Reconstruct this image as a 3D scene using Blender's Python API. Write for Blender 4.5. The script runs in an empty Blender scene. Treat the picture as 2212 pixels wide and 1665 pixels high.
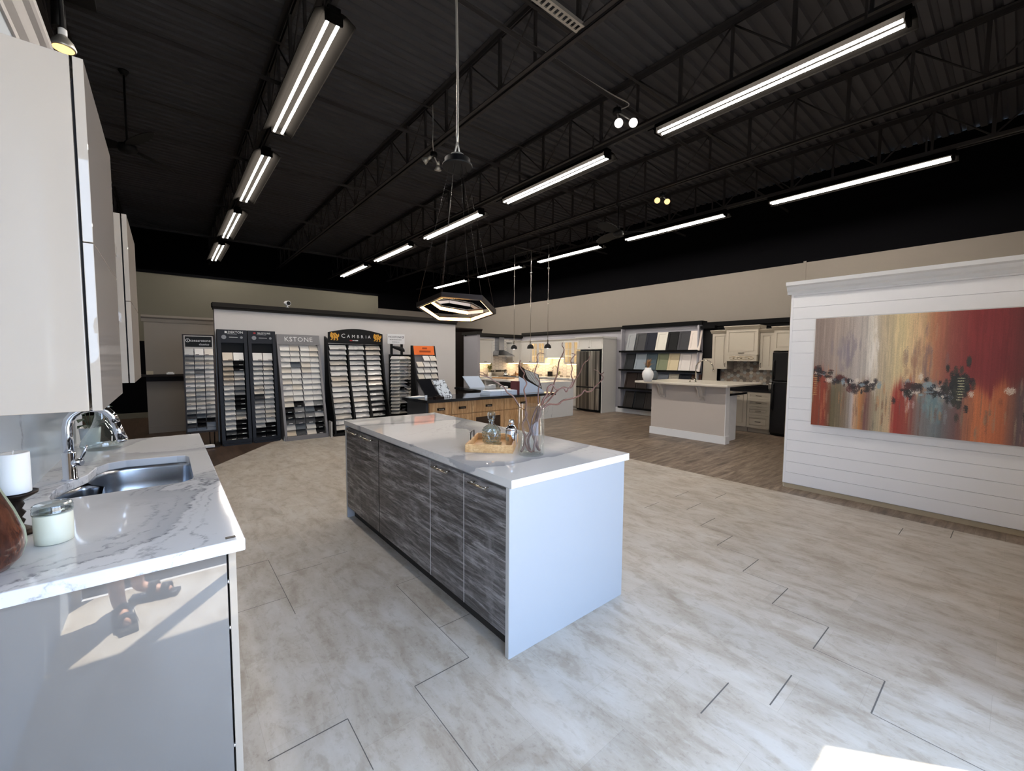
import bpy, bmesh, math, random
from mathutils import Vector, Matrix
random.seed(7)
PI = math.pi
# ------------------------------------------------------------------ camera
W, H, F = 2212.0, 1665.0, 904.8656
CAM = Vector((0.0, 0.0, 1.53))
ROT = Matrix(((0.77149217, 0.03615273, -0.63521085),
              (-0.63620579, 0.05400945, -0.76962665),
              (0.00648329, 0.99788574, 0.06466844)))
sc = bpy.context.scene
COL = sc.collection
cd = bpy.data.cameras.new('camera')
cam = bpy.data.objects.new('camera', cd)
COL.objects.link(cam)
cam.matrix_world = Matrix.Translation(CAM) @ ROT.to_4x4()
cd.sensor_fit = 'HORIZONTAL'
cd.sensor_width = 36.0
cd.lens = F / W * 36.0
cd.clip_start = 0.02
sc.camera = cam
# ------------------------------------------------------------------ exposure, sky, sun
sc.view_settings.view_transform = 'Standard'
sc.view_settings.look = 'None'
sc.view_settings.gamma = 1.0
sc.view_settings.use_curve_mapping = False
sc.view_settings.exposure = 0.88
SKY_STRENGTH = 2.5
SUN_STRENGTH = 20.0
TUBE = 66.0
wd = bpy.data.worlds.new('sky')
sc.world = wd
wd.use_nodes = True
wn = wd.node_tree.nodes
wn.clear()
wo = wn.new('ShaderNodeOutputWorld')
wb = wn.new('ShaderNodeBackground')
wb.inputs['Color'].default_value = (1.15, 1.5, 2.1, 1)
wb.inputs['Strength'].default_value = SKY_STRENGTH
wd.node_tree.links.new(wb.outputs[0], wo.inputs[0])
SUN_EL = math.radians(68)
sd = Vector((-0.49 / 0.782 * math.cos(SUN_EL), 0.61 / 0.782 * math.cos(SUN_EL), -math.sin(SUN_EL)))
sl = bpy.data.lights.new('sun', 'SUN')
sl.energy = SUN_STRENGTH
sl.angle = math.radians(0.6)
sl.color = (1.0, 0.93, 0.82)
so = bpy.data.objects.new('sun', sl)
COL.objects.link(so)
so.rotation_euler = sd.to_track_quat('-Z', 'Y').to_euler()
so.location = (4, -6, 12)
# portal: only guides sampling of the sky through the shop window
pd = bpy.data.lights.new('window_portal', 'AREA')
pd.shape = 'RECTANGLE'
pd.size, pd.size_y = 3.1, 2.68
pd.cycles.is_portal = True
po = bpy.data.objects.new('window_portal', pd)
COL.objects.link(po)
po.location = (1.1, -0.40, 1.36)
po.rotation_euler = (math.radians(90), 0, 0)

def ray(px, py):
    return ROT @ Vector((px - W / 2, H / 2 - py, -F))
def at(px, py, ax, val):
    r = ray(px, py)
    return CAM + r * ((val - CAM[ax]) / r[ax])
def atX(px, py, X): return at(px, py, 0, X)
def atY(px, py, Y): return at(px, py, 1, Y)
def atZ(px, py, Z): return at(px, py, 2, Z)

# ------------------------------------------------------------------ mesh helpers
WM = {}
class MB:
    def __init__(self):
        self.bm = bmesh.new()
        self.M = Matrix.Identity(4)
        self.mi = 0
    def _v(self, p):
        return self.bm.verts.new(self.M @ Vector(p))
    def _f(self, vs, smooth=False):
        try:
            f = self.bm.faces.new(vs)
        except ValueError:
            return None
        f.material_index = self.mi
        f.smooth = smooth
        return f
    def box(self, x0, y0, z0, x1, y1, z1, bev=0.0):
        if x0 > x1: x0, x1 = x1, x0
        if y0 > y1: y0, y1 = y1, y0
        if z0 > z1: z0, z1 = z1, z0
        c = [(x0,y0,z0),(x1,y0,z0),(x1,y1,z0),(x0,y1,z0),(x0,y0,z1),(x1,y0,z1),(x1,y1,z1),(x0,y1,z1)]
        v = [self._v(p) for p in c]
        fs = [self._f([v[i] for i in q]) for q in ((3,2,1,0),(4,5,6,7),(0,1,5,4),(1,2,6,5),(2,3,7,6),(3,0,4,7))]
        if bev > 0:
            es = {e for f in fs for e in f.edges}
            r = bmesh.ops.bevel(self.bm, geom=list(es), offset=bev, segments=2, affect='EDGES', profile=0.5)
            for f in r['faces']: f.material_index = self.mi
        return self
    def quad(self, a, b, c, d):
        self._f([self._v(p) for p in (a, b, c, d)]); return self
    def poly(self, pts):
        self._f([self._v(p) for p in pts]); return self
    def prism(self, pts, vec, smooth=False):
        """polygon pts extruded along vec"""
        vec = Vector(vec)
        a = [self._v(p) for p in pts]
        b = [self._v(Vector(p) + vec) for p in pts]
        n = len(pts)
        self._f(list(reversed(a))); self._f(b)
        for i in range(n):
            self._f([a[i], a[(i+1) % n], b[(i+1) % n], b[i]], smooth)
        return self
    def loft(self, rings, smooth=True, caps=True, closed=True):
        vr = [[self._v(p) for p in r] for r in rings]
        n = len(vr[0])
        for a, b in zip(vr, vr[1:]):
            for i in range(n if closed else n - 1):
                self._f([a[i], a[(i+1) % n], b[(i+1) % n], b[i]], smooth)
        if caps:
            self._f(list(reversed(vr[0]))); self._f(vr[-1])
        return self
    def lathe(self, c, prof, seg=24, smooth=True, caps=True, sx=1.0, sy=1.0):
        """prof: list of (r, z) bottom to top about vertical axis through c"""
        cx, cy, cz = c
        rings = [[(cx + r*sx*math.cos(2*PI*i/seg), cy + r*sy*math.sin(2*PI*i/seg), cz + z) for i in range(seg)] for r, z in prof]
        return self.loft(rings, smooth, caps)
    def cyl(self, p0, p1, r, seg=12, r1=None, smooth=True, caps=True):
        p0, p1 = Vector(p0), Vector(p1)
        d = (p1 - p0)
        if d.length < 1e-9: return self
        q = d.to_track_quat('Z', 'Y')
        rr = (r, r if r1 is None else r1)
        rings = [[p + q @ Vector((k*math.cos(2*PI*i/seg), k*math.sin(2*PI*i/seg), 0)) for i in range(seg)] for p, k in zip((p0, p1), rr)]
        return self.loft(rings, smooth, caps)
    def tube(self, pts, r, seg=8, taper=None, smooth=True):
        pts = [Vector(p) for p in pts]
        n = len(pts)
        rings = []
        up = Vector((0.13, 0.31, 0.94)).normalized()
        for i, p in enumerate(pts):
            t = (pts[min(i+1, n-1)] - pts[max(i-1, 0)]).normalized()
            if abs(t.dot(up)) > 0.97: up = Vector((0.9, 0.2, 0.1)).normalized()
            a = (up - t * t.dot(up)).normalized()
            b = t.cross(a)
            up = a
            k = r if taper is None else r + (taper - r) * i / (n - 1)
            rings.append([p + (a*math.cos(2*PI*j/seg) + b*math.sin(2*PI*j/seg)) * k for j in range(seg)])
        return self.loft(rings, smooth, True)
    def sphere(self, c, r, seg=16, sz=1.0):
        n = seg // 2
        prof = [(max(r*math.sin(PI*i/n), 1e-4), -r*sz*math.cos(PI*i/n)) for i in range(n + 1)]
        return self.lathe(c, prof, seg)
def spline(pts, k=4):
    """Catmull-Rom through pts"""
    pts = [Vector(p) for p in pts]
    out = []
    for i in range(len(pts) - 1):
        p0, p1, p2, p3 = pts[max(i-1, 0)], pts[i], pts[i+1], pts[min(i+2, len(pts)-1)]
        for j in range(k):
            t = j / k
            out.append(0.5*((2*p1) + (p2-p0)*t + (2*p0-5*p1+4*p2-p3)*t*t + (3*p1-p0-3*p2+p3)*t**3))
    out.append(pts[-1])
    return out
def part(name, mb, mats, parent=None, label=None, bevel=0, kind=None):
    """one mesh object from world-space geometry"""
    bmesh.ops.recalc_face_normals(mb.bm, faces=mb.bm.faces)
    me = bpy.data.meshes.new(name)
    if parent is not None:
        inv = WM[parent].inverted()
        mb.bm.transform(inv)
    mb.bm.to_mesh(me); mb.bm.free()
    for m in (mats if isinstance(mats, (list, tuple)) else [mats]): me.materials.append(m)
    o = bpy.data.objects.new(name, me)
    COL.objects.link(o)
    WM[o] = WM[parent] if parent is not None else Matrix.Identity(4)
    if parent is not None: o.parent = parent
    if label: o['label'] = label
    if kind: o['kind'] = kind
    if bevel:
        b = o.modifiers.new('bevel', 'BEVEL'); b.width = bevel; b.segments = 2; b.limit_method = 'ANGLE'
    return o
def tag(o, label, cat, group=None):
    o['label'] = label; o['category'] = cat
    if group: o['group'] = group
    return o
def thing(name, label, cat, loc=(0, 0, 0), group=None):
    o = bpy.data.objects.new(name, None)
    o.empty_display_size = 0.1
    COL.objects.link(o)
    o.location = loc
    WM[o] = Matrix.Translation(Vector(loc))
    return tag(o, label, cat, group)
def single(name, mb, mats, label, cat, group=None, base=None, bevel=0):
    """a thing that is one mesh, with its origin at base"""
    if base is not None: mb.bm.transform(Matrix.Translation(-Vector(base)))
    o = part(name, mb, mats, bevel=bevel)
    if base is not None:
        o.location = base; WM[o] = Matrix.Translation(Vector(base))
    return tag(o, label, cat, group)
def struct(name, mb, mats, bevel=0):
    o = part(name, mb, mats, bevel=bevel); o['kind'] = 'structure'; return o
def copy_thing(o, loc, label=None):
    c = o.copy(); COL.objects.link(c); c.location = loc
    if label: c['label'] = label
    for ch in list(o.children):
        k = ch.copy(); COL.objects.link(k); k.parent = c
        for g in list(ch.children):
            s = g.copy(); COL.objects.link(s); s.parent = k
    return c
def text_mesh(mb, s, origin, right, up, size, thick=0.002, align='CENTER', spacing=1.0):
    """solid letters laid on a plane spanned by right/up, added to mb"""
    cu = bpy.data.curves.new('t', 'FONT'); cu.body = s; cu.size = size; cu.extrude = thick/2
    cu.align_x = align; cu.align_y = 'CENTER'; cu.space_character = spacing; cu.resolution_u = 2
    to = bpy.data.objects.new('t', cu)
    me = bpy.data.meshes.new_from_object(to)
    r, u = Vector(right).normalized(), Vector(up).normalized(); n = r.cross(u)
    vs = [mb._v(Vector(origin) + r*v.co.x + u*v.co.y + n*(v.co.z + thick/2)) for v in me.vertices]
    for p in me.polygons: mb._f([vs[i] for i in p.vertices])
    bpy.data.objects.remove(to); bpy.data.curves.remove(cu); bpy.data.meshes.remove(me)

# ------------------------------------------------------------------ materials
def srgb(r, g, b):
    return tuple((c/12.92 if c <= 0.04045 else ((c+0.055)/1.055)**2.4) for c in (r/255, g/255, b/255))
class NT:
    def __init__(self, name):
        self.m = bpy.data.materials.new(name); self.m.use_nodes = True
        self.t = self.m.node_tree; self.p = self.t.nodes['Principled BSDF']
    def n(self, typ, ins=None, **kw):
        x = self.t.nodes.new('ShaderNode' + typ)
        for k, v in kw.items(): setattr(x, k, v)
        for k, v in (ins or {}).items(): self.s(x.inputs[k], v)
        return x
    def s(self, sock, v):
        if isinstance(v, bpy.types.NodeSocket): self.t.links.new(v, sock)
        else:
            if hasattr(sock, 'default_value') and isinstance(v, (tuple, list)) and len(v) == 3 and sock.type == 'RGBA': v = (*v, 1)
            sock.default_value = v
    def P(self, **kw):
        for k, v in kw.items(): self.s(self.p.inputs[k.replace('_', ' ')], v)
        return self.m
    def coord(self, scale=(1, 1, 1), rot=(0, 0, 0), loc=(0, 0, 0), kind='Object'):
        c = self.n('TexCoord')
        m = self.n('Mapping', {'Scale': scale, 'Rotation': rot, 'Location': loc, 'Vector': c.outputs[kind]})
        return m.outputs[0]
    def geo(self, scale=(1, 1, 1), loc=(0, 0, 0), rot=(0, 0, 0)):
        g = self.n('NewGeometry')
        m = self.n('Mapping', {'Scale': scale, 'Location': loc, 'Rotation': rot, 'Vector': g.outputs['Position']})
        return m.outputs[0]
    def noise(self, vec, scale, detail=4, rough=0.55, dist=0.0):
        return self.n('TexNoise', {'Vector': vec, 'Scale': scale, 'Detail': detail, 'Roughness': rough, 'Distortion': dist}).outputs['Fac']
    def ramp(self, fac, stops, interp='LINEAR'):
        r = self.n('ValToRGB', {'Fac': fac}); e = r.color_ramp; e.interpolation = interp
        while len(e.elements) < len(stops): e.elements.new(0.5)
        for el, (p, c) in zip(e.elements, stops):
            el.position = p; el.color = (*c, 1) if isinstance(c, tuple) else (c, c, c, 1)
        return r.outputs['Color']
    def mix(self, fac, a, b, mode='MIX'):
        x = self.n('Mix', data_type='RGBA', blend_type=mode)
        self.s(x.inputs[0], fac); self.s(x.inputs[6], a); self.s(x.inputs[7], b)
        return x.outputs[2]
    def math(self, op, a, b=0.0):
        return self.n('Math', {0: a, 1: b}, operation=op).outputs[0]
    def bump(self, h, strength=0.1, dist=0.01):
        self.s(self.p.inputs['Normal'], self.n('Bump', {'Height': h, 'Strength': strength, 'Distance': dist}).outputs[0])
def flat(name, rgb, rough=0.5, metal=0.0, ior=1.5, spec=None, var=0.06, scale=6.0, emit=None):
    t = NT(name)
    c = srgb(*rgb)
    if var:
        f = t.noise(t.geo(), scale, 3)
        col = t.mix(f, tuple(x*(1-var) for x in c), tuple(min(1, x*(1+var)) for x in c))
    else: col = c
    t.P(Base_Color=col, Roughness=rough, Metallic=metal, IOR=ior)
    if spec is not None: t.P(Specular_IOR_Level=spec)
    if emit: t.P(Emission_Color=srgb(*emit[0]), Emission_Strength=emit[1])
    return t.m
def emitter(name, rgb, strength):
    t = NT(name); n = t.t.nodes; n.remove(t.p)
    e = t.n('Emission', {'Color': (*rgb, 1), 'Strength': strength})
    t.t.links.new(e.outputs[0], n['Material Output'].inputs[0]); return t.m
def glassy(name, tint=(0.96, 0.98, 0.97), refl=0.10, rough=0.0):
    t = NT(name); n = t.t.nodes; n.remove(t.p)
    fr = t.n('LayerWeight', {'Blend': 0.25})
    tr = t.n('BsdfTransparent', {'Color': (*tint, 1)})
    gl = t.n('BsdfGlossy', {'Roughness': rough, 'Color': (1, 1, 1, 1)})
    fc = t.n('MapRange', {0: fr.outputs['Facing'], 1: 0.0, 2: 1.0, 3: refl*0.35, 4: min(1, refl*6)})
    mx = t.n('MixShader', {0: fc.outputs[0], 1: tr.outputs[0], 2: gl.outputs[0]})
    t.t.links.new(mx.outputs[0], n['Material Output'].inputs[0]); return t.m

def sheen(name, rgb, amount, rough):
    """matt body under a thin clear layer of constant reflectance"""
    t = NT(name); n = t.t.nodes; n.remove(t.p)
    mx = t.n('MixShader', {0: amount, 1: t.n('BsdfDiffuse', {'Color': (*srgb(*rgb), 1)}).outputs[0], 2: t.n('BsdfGlossy', {'Roughness': rough, 'Color': (1, 1, 1, 1)}).outputs[0]})
    t.t.links.new(mx.outputs[0], n['Material Output'].inputs[0]); return t.m
def m_bold_marble():
    t = NT('bold_marble'); v = t.geo()
    w = t.n('VectorMath', {0: v, 1: t.n('VectorMath', {0: t.n('TexNoise', {'Vector': v, 'Scale': 14.0, 'Detail': 4.0}).outputs['Color'], 'Scale': 0.09}, operation='SCALE').outputs[0]}, operation='ADD').outputs[0]
    vo = t.n('TexVoronoi', {'Vector': w, 'Scale': 17.0}, feature='DISTANCE_TO_EDGE')
    m = t.math('MULTIPLY', t.ramp(vo.outputs['Distance'], [(0.0, 1.0), (0.06, 0.9), (0.10, 0.0)]), t.ramp(t.noise(v, 16.0, 3), [(0.44, 0.0), (0.54, 1.0)]))
    return t.P(Base_Color=t.mix(m, srgb(222, 226, 228), srgb(24, 26, 30)), Roughness=0.15)
def m_tile():
    t = NT('vinyl_tile'); g = t.geo()
    sw = t.n('SeparateXYZ', {0: g}); v = t.n('CombineXYZ', {0: sw.outputs[1], 1: t.math('SUBTRACT', sw.outputs[0], -0.0443)})
    br = t.n('TexBrick', {'Vector': v.outputs[0], 'Color1': (0.93,)*3 + (1,), 'Color2': (1.05, 1.05, 1.05, 1), 'Mortar': (0.86, 0.85, 0.84, 1), 'Scale': 1.0,
             'Mortar Size': 0.0012, 'Mortar Smooth': 0.3, 'Bias': 0.0, 'Brick Width': 0.592, 'Row Height': 0.2918}, offset=0.37, offset_frequency=2)
    a = t.noise(t.geo((3.2, 1.3, 1)), 2.2, 7, 0.62, 0.5)
    b = t.noise(t.geo((2.0, 1.0, 1), (3, 7, 0)), 7.0, 6, 0.65, 0.3)
    c = t.noise(t.geo((2.4, 0.5, 1), (9, 2, 0)), 14.0, 5, 0.7)
    base = t.ramp(a, [(0.30, srgb(152, 140, 126)), (0.48, srgb(174, 165, 153)), (0.68, srgb(187, 181, 173))])
    base = t.mix(t.ramp(b, [(0.53, 0.0), (0.60, 0.35), (0.75, 0.6)]), base, srgb(148, 135, 119))
    d = t.noise(t.geo((1.3, 1.0, 1), (5, 1, 0)), 38.0, 4, 0.7)
    base = t.mix(t.math('MULTIPLY', t.ramp(d, [(0.54, 0.0), (0.66, 0.55)]), t.ramp(a, [(0.40, 1.0), (0.58, 0.15)])), base, srgb(136, 124, 111))
    base = t.mix(t.ramp(c, [(0.56, 0.0), (0.72, 0.5)]), base, srgb(186, 181, 174))
    col = t.mix(1.0, base, br.outputs['Color'], 'MULTIPLY')
    t.bump(c, 0.04, 0.004)
    return t.P(Base_Color=col, Roughness=t.ramp(b, [(0.3, 0.34), (0.7, 0.46)]), IOR=1.45)
def m_planks(name, cols, along='X', pw=0.18, pl=1.2, rough=0.42):
    t = NT(name); g = t.geo(); s = t.n('SeparateXYZ', {0: g})
    u, w = (s.outputs[0], s.outputs[1]) if along == 'X' else (s.outputs[1], s.outputs[0])
    v = t.n('CombineXYZ', {0: u, 1: w}).outputs[0]
    br = t.n('TexBrick', {'Vector': v, 'Color1': (0.78,)*3 + (1,), 'Color2': (1.15, 1.15, 1.15, 1), 'Mortar': (0.5, 0.48, 0.45, 1), 'Scale': 1.0,
             'Mortar Size': 0.0015, 'Brick Width': pl, 'Row Height': pw, 'Bias': 0.0}, offset=0.37)
    st = t.n('Mapping', {'Vector': v, 'Scale': (1.0, 7.0, 1.0)}).outputs[0]
    n1 = t.noise(st, 2.4, 6, 0.6, 0.6); n2 = t.noise(st, 9.0, 5, 0.65, 0.2)
    c = t.ramp(n1, [(0.30, cols[0]), (0.5, cols[1]), (0.72, cols[2])])
    c = t.mix(t.ramp(n2, [(0.5, 0.0), (0.75, 0.55)]), c, cols[0])
    c = t.mix(1.0, c, br.outputs['Color'], 'MULTIPLY')
    return t.P(Base_Color=c, Roughness=rough, IOR=1.45)
def m_quartz(name, seed=0.0, scale=1.0, base=(226, 225, 224), vein=(120, 121, 126), patch=0.45, rough=0.07, rot=0.6, dens=1.0):
    t = NT(name); v = t.geo((scale,)*3, (seed, seed*1.7, seed*0.6), (0, 0, rot))
    st = t.n('Mapping', {'Vector': v, 'Scale': (1.0, 0.55, 1.0)}).outputs[0]
    fine = t.noise(v, 9.0, 5, 0.65); big = t.noise(v, 0.9, 2, 0.5)
    fld = t.noise(st, 1.05, 1.2, 0.4, 0.35)
    a = t.math('ADD', fld, t.math('MULTIPLY', t.math('SUBTRACT', fine, 0.5), 0.055))
    brk = t.ramp(t.noise(v, 30.0, 3, 0.6), [(0.42, 0.1), (0.60, 1.0)])
    zone = t.ramp(big, [(0.42, 0.0), (0.52, 1.0)])
    c = srgb(*base)
    c = t.mix(t.ramp(a, [(0.47, 0.0), (0.474, patch), (0.53, patch*0.5), (0.57, 0.0)]), c, srgb(158, 159, 163))
    for lv, wd_, st_ in ((0.43, 0.004, 0.6), (0.452, 0.003, 0.5), (0.472, 0.006, 0.9), (0.50, 0.004, 0.75), (0.525, 0.006, 0.8), (0.60, 0.003, 0.5), (0.385, 0.004, 0.6)):
        d = t.math('ABSOLUTE', t.math('SUBTRACT', a, lv))
        ln = t.ramp(d, [(0.0, st_*dens), (wd_*0.4, st_*dens*0.7), (wd_, 0.0)])
        c = t.mix(t.math('MULTIPLY', t.math('MULTIPLY', ln, brk), zone), c, srgb(*vein))
    return t.P(Base_Color=c, Roughness=rough, IOR=1.55)
def m_grain(name, c0, c1, c2, axis='Y', scale=1.0, rough=0.5, stretch=9.0, dist=1.2, knots=True):
    t = NT(name)
    sx = {'X': (1, stretch, stretch), 'Y': (stretch, 1, stretch), 'Z': (stretch, stretch, 1)}[axis]
    v = t.geo(tuple(s*scale for s in sx)); w = t.geo((scale,)*3)
    a = t.noise(v, 1.6, 8, 0.62, dist); b = t.noise(v, 6.0, 6, 0.7, dist*0.6); k = t.noise(w, 5.0, 4, 0.6)
    c = t.ramp(a, [(0.30, c0), (0.50, c1), (0.68, c2)])
    c = t.mix(t.ramp(b, [(0.42, 0.75), (0.56, 0.0)]), c, c0)
    if knots: c = t.mix(t.ramp(k, [(0.55, 0.0), (0.75, 0.5)]), c, c2)
    t.bump(b, 0.15, 0.004)
    return t.P(Base_Color=c, Roughness=rough)
M = {}
M['tile'] = m_tile()
M['seam'] = flat('floor_gap', (92, 88, 84), 0.8)
M['wood_floor'] = m_planks('oak_plank_floor', [srgb(76, 63, 52), srgb(120, 104, 90), srgb(150, 134, 118)], 'X')
M['dark_floor'] = m_planks('dark_plank_floor', [srgb(52, 40, 32), srgb(72, 56, 45), srgb(84, 68, 55)], 'Y')
M['deck'] = flat('black_deck_paint', (70, 69, 71), 0.8, spec=0.2)
M['steel_black'] = flat('black_steel_paint', (48, 45, 44), 0.6, spec=0.3)
M['black'] = flat('black_paint', (13, 13, 14), 0.6, spec=0.25)
M['black_wall'] = flat('flat_black_wall', (14, 14, 16), 0.9, spec=0.0)
M['beige'] = flat('beige_wall_paint', (132, 124, 115), 0.85, var=0.02)
M['olive'] = flat('olive_wall_paint', (100, 96, 84), 0.85, var=0.02)
M['greige'] = flat('pale_grey_wall_paint', (206, 201, 197), 0.85, var=0.02)
M['blue_grey'] = flat('blue_grey_wall_paint', (176, 184, 192), 0.7, var=0.02)
M['kit_grey'] = flat('lilac_grey_wall_paint', (152, 150, 155), 0.85, var=0.02)
M['bar_taupe'] = flat('taupe_wall_paint', (188, 178, 169), 0.8, var=0.02)
M['trim_white'] = flat('white_trim_paint', (226, 226, 226), 0.45, var=0.01)
M['ship'] = flat('shiplap_white_paint', (240, 239, 240), 0.4, var=0.01)
M['dark_cap'] = flat('charcoal_cap_paint', (40, 38, 36), 0.8, spec=0.1)
M['black_cap'] = flat('black_cap_paint', (8, 8, 9), 0.7, spec=0.1)
M['gloss'] = flat('glossy_cream_lacquer', (180, 167, 152), 0.015, ior=1.5, var=0.0)
M['gloss_door'] = sheen('glossy_taupe_door_lacquer', (126, 118, 111), 0.17, 0.02)
M['gloss_grey'] = flat('glossy_grey_lacquer', (126, 121, 116), 0.012, ior=2.15, var=0.0)
M['white_panel'] = flat('white_melamine', (158, 161, 166), 0.35, var=0.0)
M['edge_grey'] = flat('grey_edge_band', (186, 184, 180), 0.4, var=0.0)
M['gap'] = flat('dark_gap_shade', (30, 28, 30), 0.8, var=0)
M['quartz_a'] = m_quartz('veined_quartz', 2.0, 1.5, base=(222, 221, 221), vein=(112, 113, 118), patch=0.5)
M['quartz_b'] = m_quartz('patched_quartz', 6.1, 1.25, base=(216, 213, 209), vein=(158, 152, 145), patch=0.8, rot=1.1, rough=0.01, dens=0.8)
M['quartz_c'] = m_quartz('white_quartz', 9.1, 0.7, base=(210, 210, 208), patch=0.12, rot=0.2, rough=0.15)
M['splash'] = m_quartz('backsplash_quartz', 12.0, 0.5, base=(186, 194, 202), patch=0.25, rough=0.12)
M['laminate'] = m_grain('weathered_grey_wood', srgb(50, 47, 46), srgb(112, 108, 107), srgb(176, 172, 172), 'Y', 1.1, 0.42, 11.0, 0.9)
M['kick'] = flat('black_toe_kick', (34, 32, 31), 0.6)
M['oak'] = m_grain('oak_veneer', srgb(150, 108, 66), srgb(190, 146, 98), srgb(206, 166, 120), 'Z', 1.0, 0.5, 12.0, 0.3, False)
M['bamboo'] = m_grain('bamboo', srgb(196, 146, 92), srgb(218, 172, 116), srgb(228, 188, 136), 'X', 1.0, 0.45, 14.0, 0.2, False)
M['granite'] = flat('black_granite', (26, 26, 28), 0.08, var=0.4, scale=120)
M['navy'] = flat('dark_navy_panel', (30, 33, 40), 0.45)
M['steel'] = flat('brushed_steel', (168, 172, 178), 0.26, 1.0, var=0.05, scale=30)
_t = NT('dark_stainless'); _n = _t.noise(_t.geo((9, 9, 0.25), rot=(0.06, 0, 0)), 1.0, 2, 0.5)
M['dark_steel'] = _t.P(Base_Color=_t.ramp(_n, [(0.40, srgb(84, 80, 75)), (0.52, srgb(126, 121, 114)), (0.57, srgb(178, 172, 162)), (0.62, srgb(110, 105, 98))]), Metallic=0.75, Roughness=0.38)  # vertical streaks put the steel's reflections into the base colour
M['chrome'] = flat('chrome', (228, 230, 235), 0.04, 1.0, var=0)
M['nickel'] = flat('brushed_nickel', (176, 170, 160), 0.25, 1.0, var=0)
M['brass'] = flat('bright_handle_metal', (206, 196, 180), 0.18, 1.0, var=0)
M['iron'] = flat('dark_bronze_metal', (44, 36, 32), 0.4, 0.8)
M['white_cab'] = flat('white_cabinet_paint', (196, 193, 187), 0.45, var=0.01)
M['cream_cab'] = flat('cream_cabinet_paint', (176, 167, 151), 0.5, var=0.02)
M['cream_glaze'] = flat('cream_cabinet_glaze', (172, 158, 134), 0.5)
M['tile_white'] = flat('picket_tile_glaze', (214, 208, 200), 0.2, var=0.03)
M['grout'] = flat('grey_grout', (140, 134, 128), 0.9)
M['espresso'] = flat('espresso_wood', (32, 25, 22), 0.6, spec=0.2)
M['plant'] = flat('leaf_green', (46, 66, 48), 0.5, var=0.3)
M['plant2'] = flat('yellow_green_leaf', (132, 136, 70), 0.5, var=0.3)
M['twig'] = flat('twig_brown', (84, 66, 50), 0.8, var=0.3)
M['straw'] = flat('dried_straw', (150, 112, 74), 0.8, var=0.3)
M['ceramic'] = flat('white_ceramic', (228, 228, 226), 0.25, var=0)
M['wax'] = flat('white_wax', (240, 238, 234), 0.5, var=0.01)
M['paper'] = flat('white_paper', (226, 226, 226), 0.7, var=0.01)
M['bluepaper'] = flat('blue_white_card', (196, 208, 224), 0.5, var=0.01)
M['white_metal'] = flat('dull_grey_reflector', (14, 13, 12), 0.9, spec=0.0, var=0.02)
M['galv'] = flat('galvanized_steel', (190, 186, 178), 0.4, 0.7, var=0.1, scale=20)
M['tube'] = emitter('fluorescent_tube', (1.0, 0.92, 0.83), TUBE)
M['led_warm'] = emitter('warm_led', (1.0, 0.52, 0.18), 7.0)
M['diffuser'] = flat('unlit_diffuser', (186, 180, 172), 0.5)
M['bulb_white'] = emitter('white_lamp_face', (1.0, 0.95, 0.98), 3.0)
M['bulb_warm'] = emitter('warm_lamp_face', (1.0, 0.55, 0.16), 1.7)
M['undercab'] = emitter('under_cabinet_strip', (1.0, 0.70, 0.38), 6.0)
M['glass_lit'] = flat('lamplit_cabinet_tint', (246, 234, 208), 0.6, var=0.02)  # brighter, warmer copy of the cabinet white, lamp glow put into the colour
M['glass'] = glassy('clear_glass', (0.97, 0.985, 0.98), 0.05)
M['cut_glass'] = glassy('cut_glass', (0.78, 0.86, 0.86), 0.42, 0.05)
M['glass_thick'] = glassy('thick_glass', (0.80, 0.87, 0.87), 0.30)
M['pane'] = glassy('window_glass', (0.97, 0.98, 0.98), 0.06)
M['alu'] = flat('dark_bronze_aluminium', (58, 54, 52), 0.4, 0.6)
M['concrete'] = flat('pavement_concrete', (150, 147, 142), 0.9, scale=2.0)
M['red'] = flat('red_print', (170, 40, 40), 0.5, var=0)
M['maroon'] = flat('maroon_book_spine', (88, 36, 40), 0.6)
M['gold'] = flat('gold_print', (212, 154, 44), 0.5, var=0.08)
M['white_print'] = flat('white_print', (226, 226, 224), 0.5, var=0)
M['grey_print'] = flat('grey_print', (136, 138, 140), 0.5, var=0)
M['orange'] = flat('orange_sign', (240, 112, 28), 0.5, var=0.02)
M['orange_dark'] = flat('dark_orange_print', (176, 78, 26), 0.5, var=0)
M['charcoal'] = flat('charcoal_powder_coat', (34, 36, 42), 0.5, spec=0.25)
M['silver_rack'] = flat('silver_grey_powder_coat', (122, 120, 122), 0.45)
M['mosaic_bg'] = flat('mosaic_grout', (150, 142, 132), 0.7)
# ================================================================== THE SETTING
ZT = 0.93           # worktop height
XR = 10.5           # right wall face
YF = -0.36          # inside face of the shop front
# --- floors
b = MB()
b.mi = 0
b.poly([(-5, YF, 0), (5.46, YF, 0), (5.46, 3.7, 0), (5.9, 9.2, 0), (1.78, 9.02, 0), (0.47, 7.08, 0), (-0.5, 5.65, 0), (-0.5, 4.6, 0), (-5, 4.6, 0)])
b.mi = 1
def seam_x(x0, x1, y, w=0.0028): b.quad((x0, y-w, 0.0006), (x1, y-w, 0.0006), (x1, y+w, 0.0006), (x0, y+w, 0.0006))
def seam_y(x, y0, y1, w=0.0016): b.quad((x-w, y0, 0.0006), (x+w, y0, 0.0006), (x+w, y1, 0.0006), (x-w, y1, 0.0006))
for s in ((0.84,1.142,1.717),(0.243,0.54,1.735),(2.31,2.6,0.331),(2.599,2.882,0.62),(2.888,3.17,0.913),(3.173,3.457,1.2),(3.458,3.752,1.514),
          (3.755,4.045,1.8),(4.048,4.343,2.09),(4.335,4.628,2.375),(4.624,4.90,2.067),(3.747,4.03,2.387),(1.732,2.006,0.8),(2.015,2.295,0.627),
          (4.93,5.164,0.604),(5.192,5.444,0.305),(0.25,0.54,3.53)): seam_x(*s)
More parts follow.
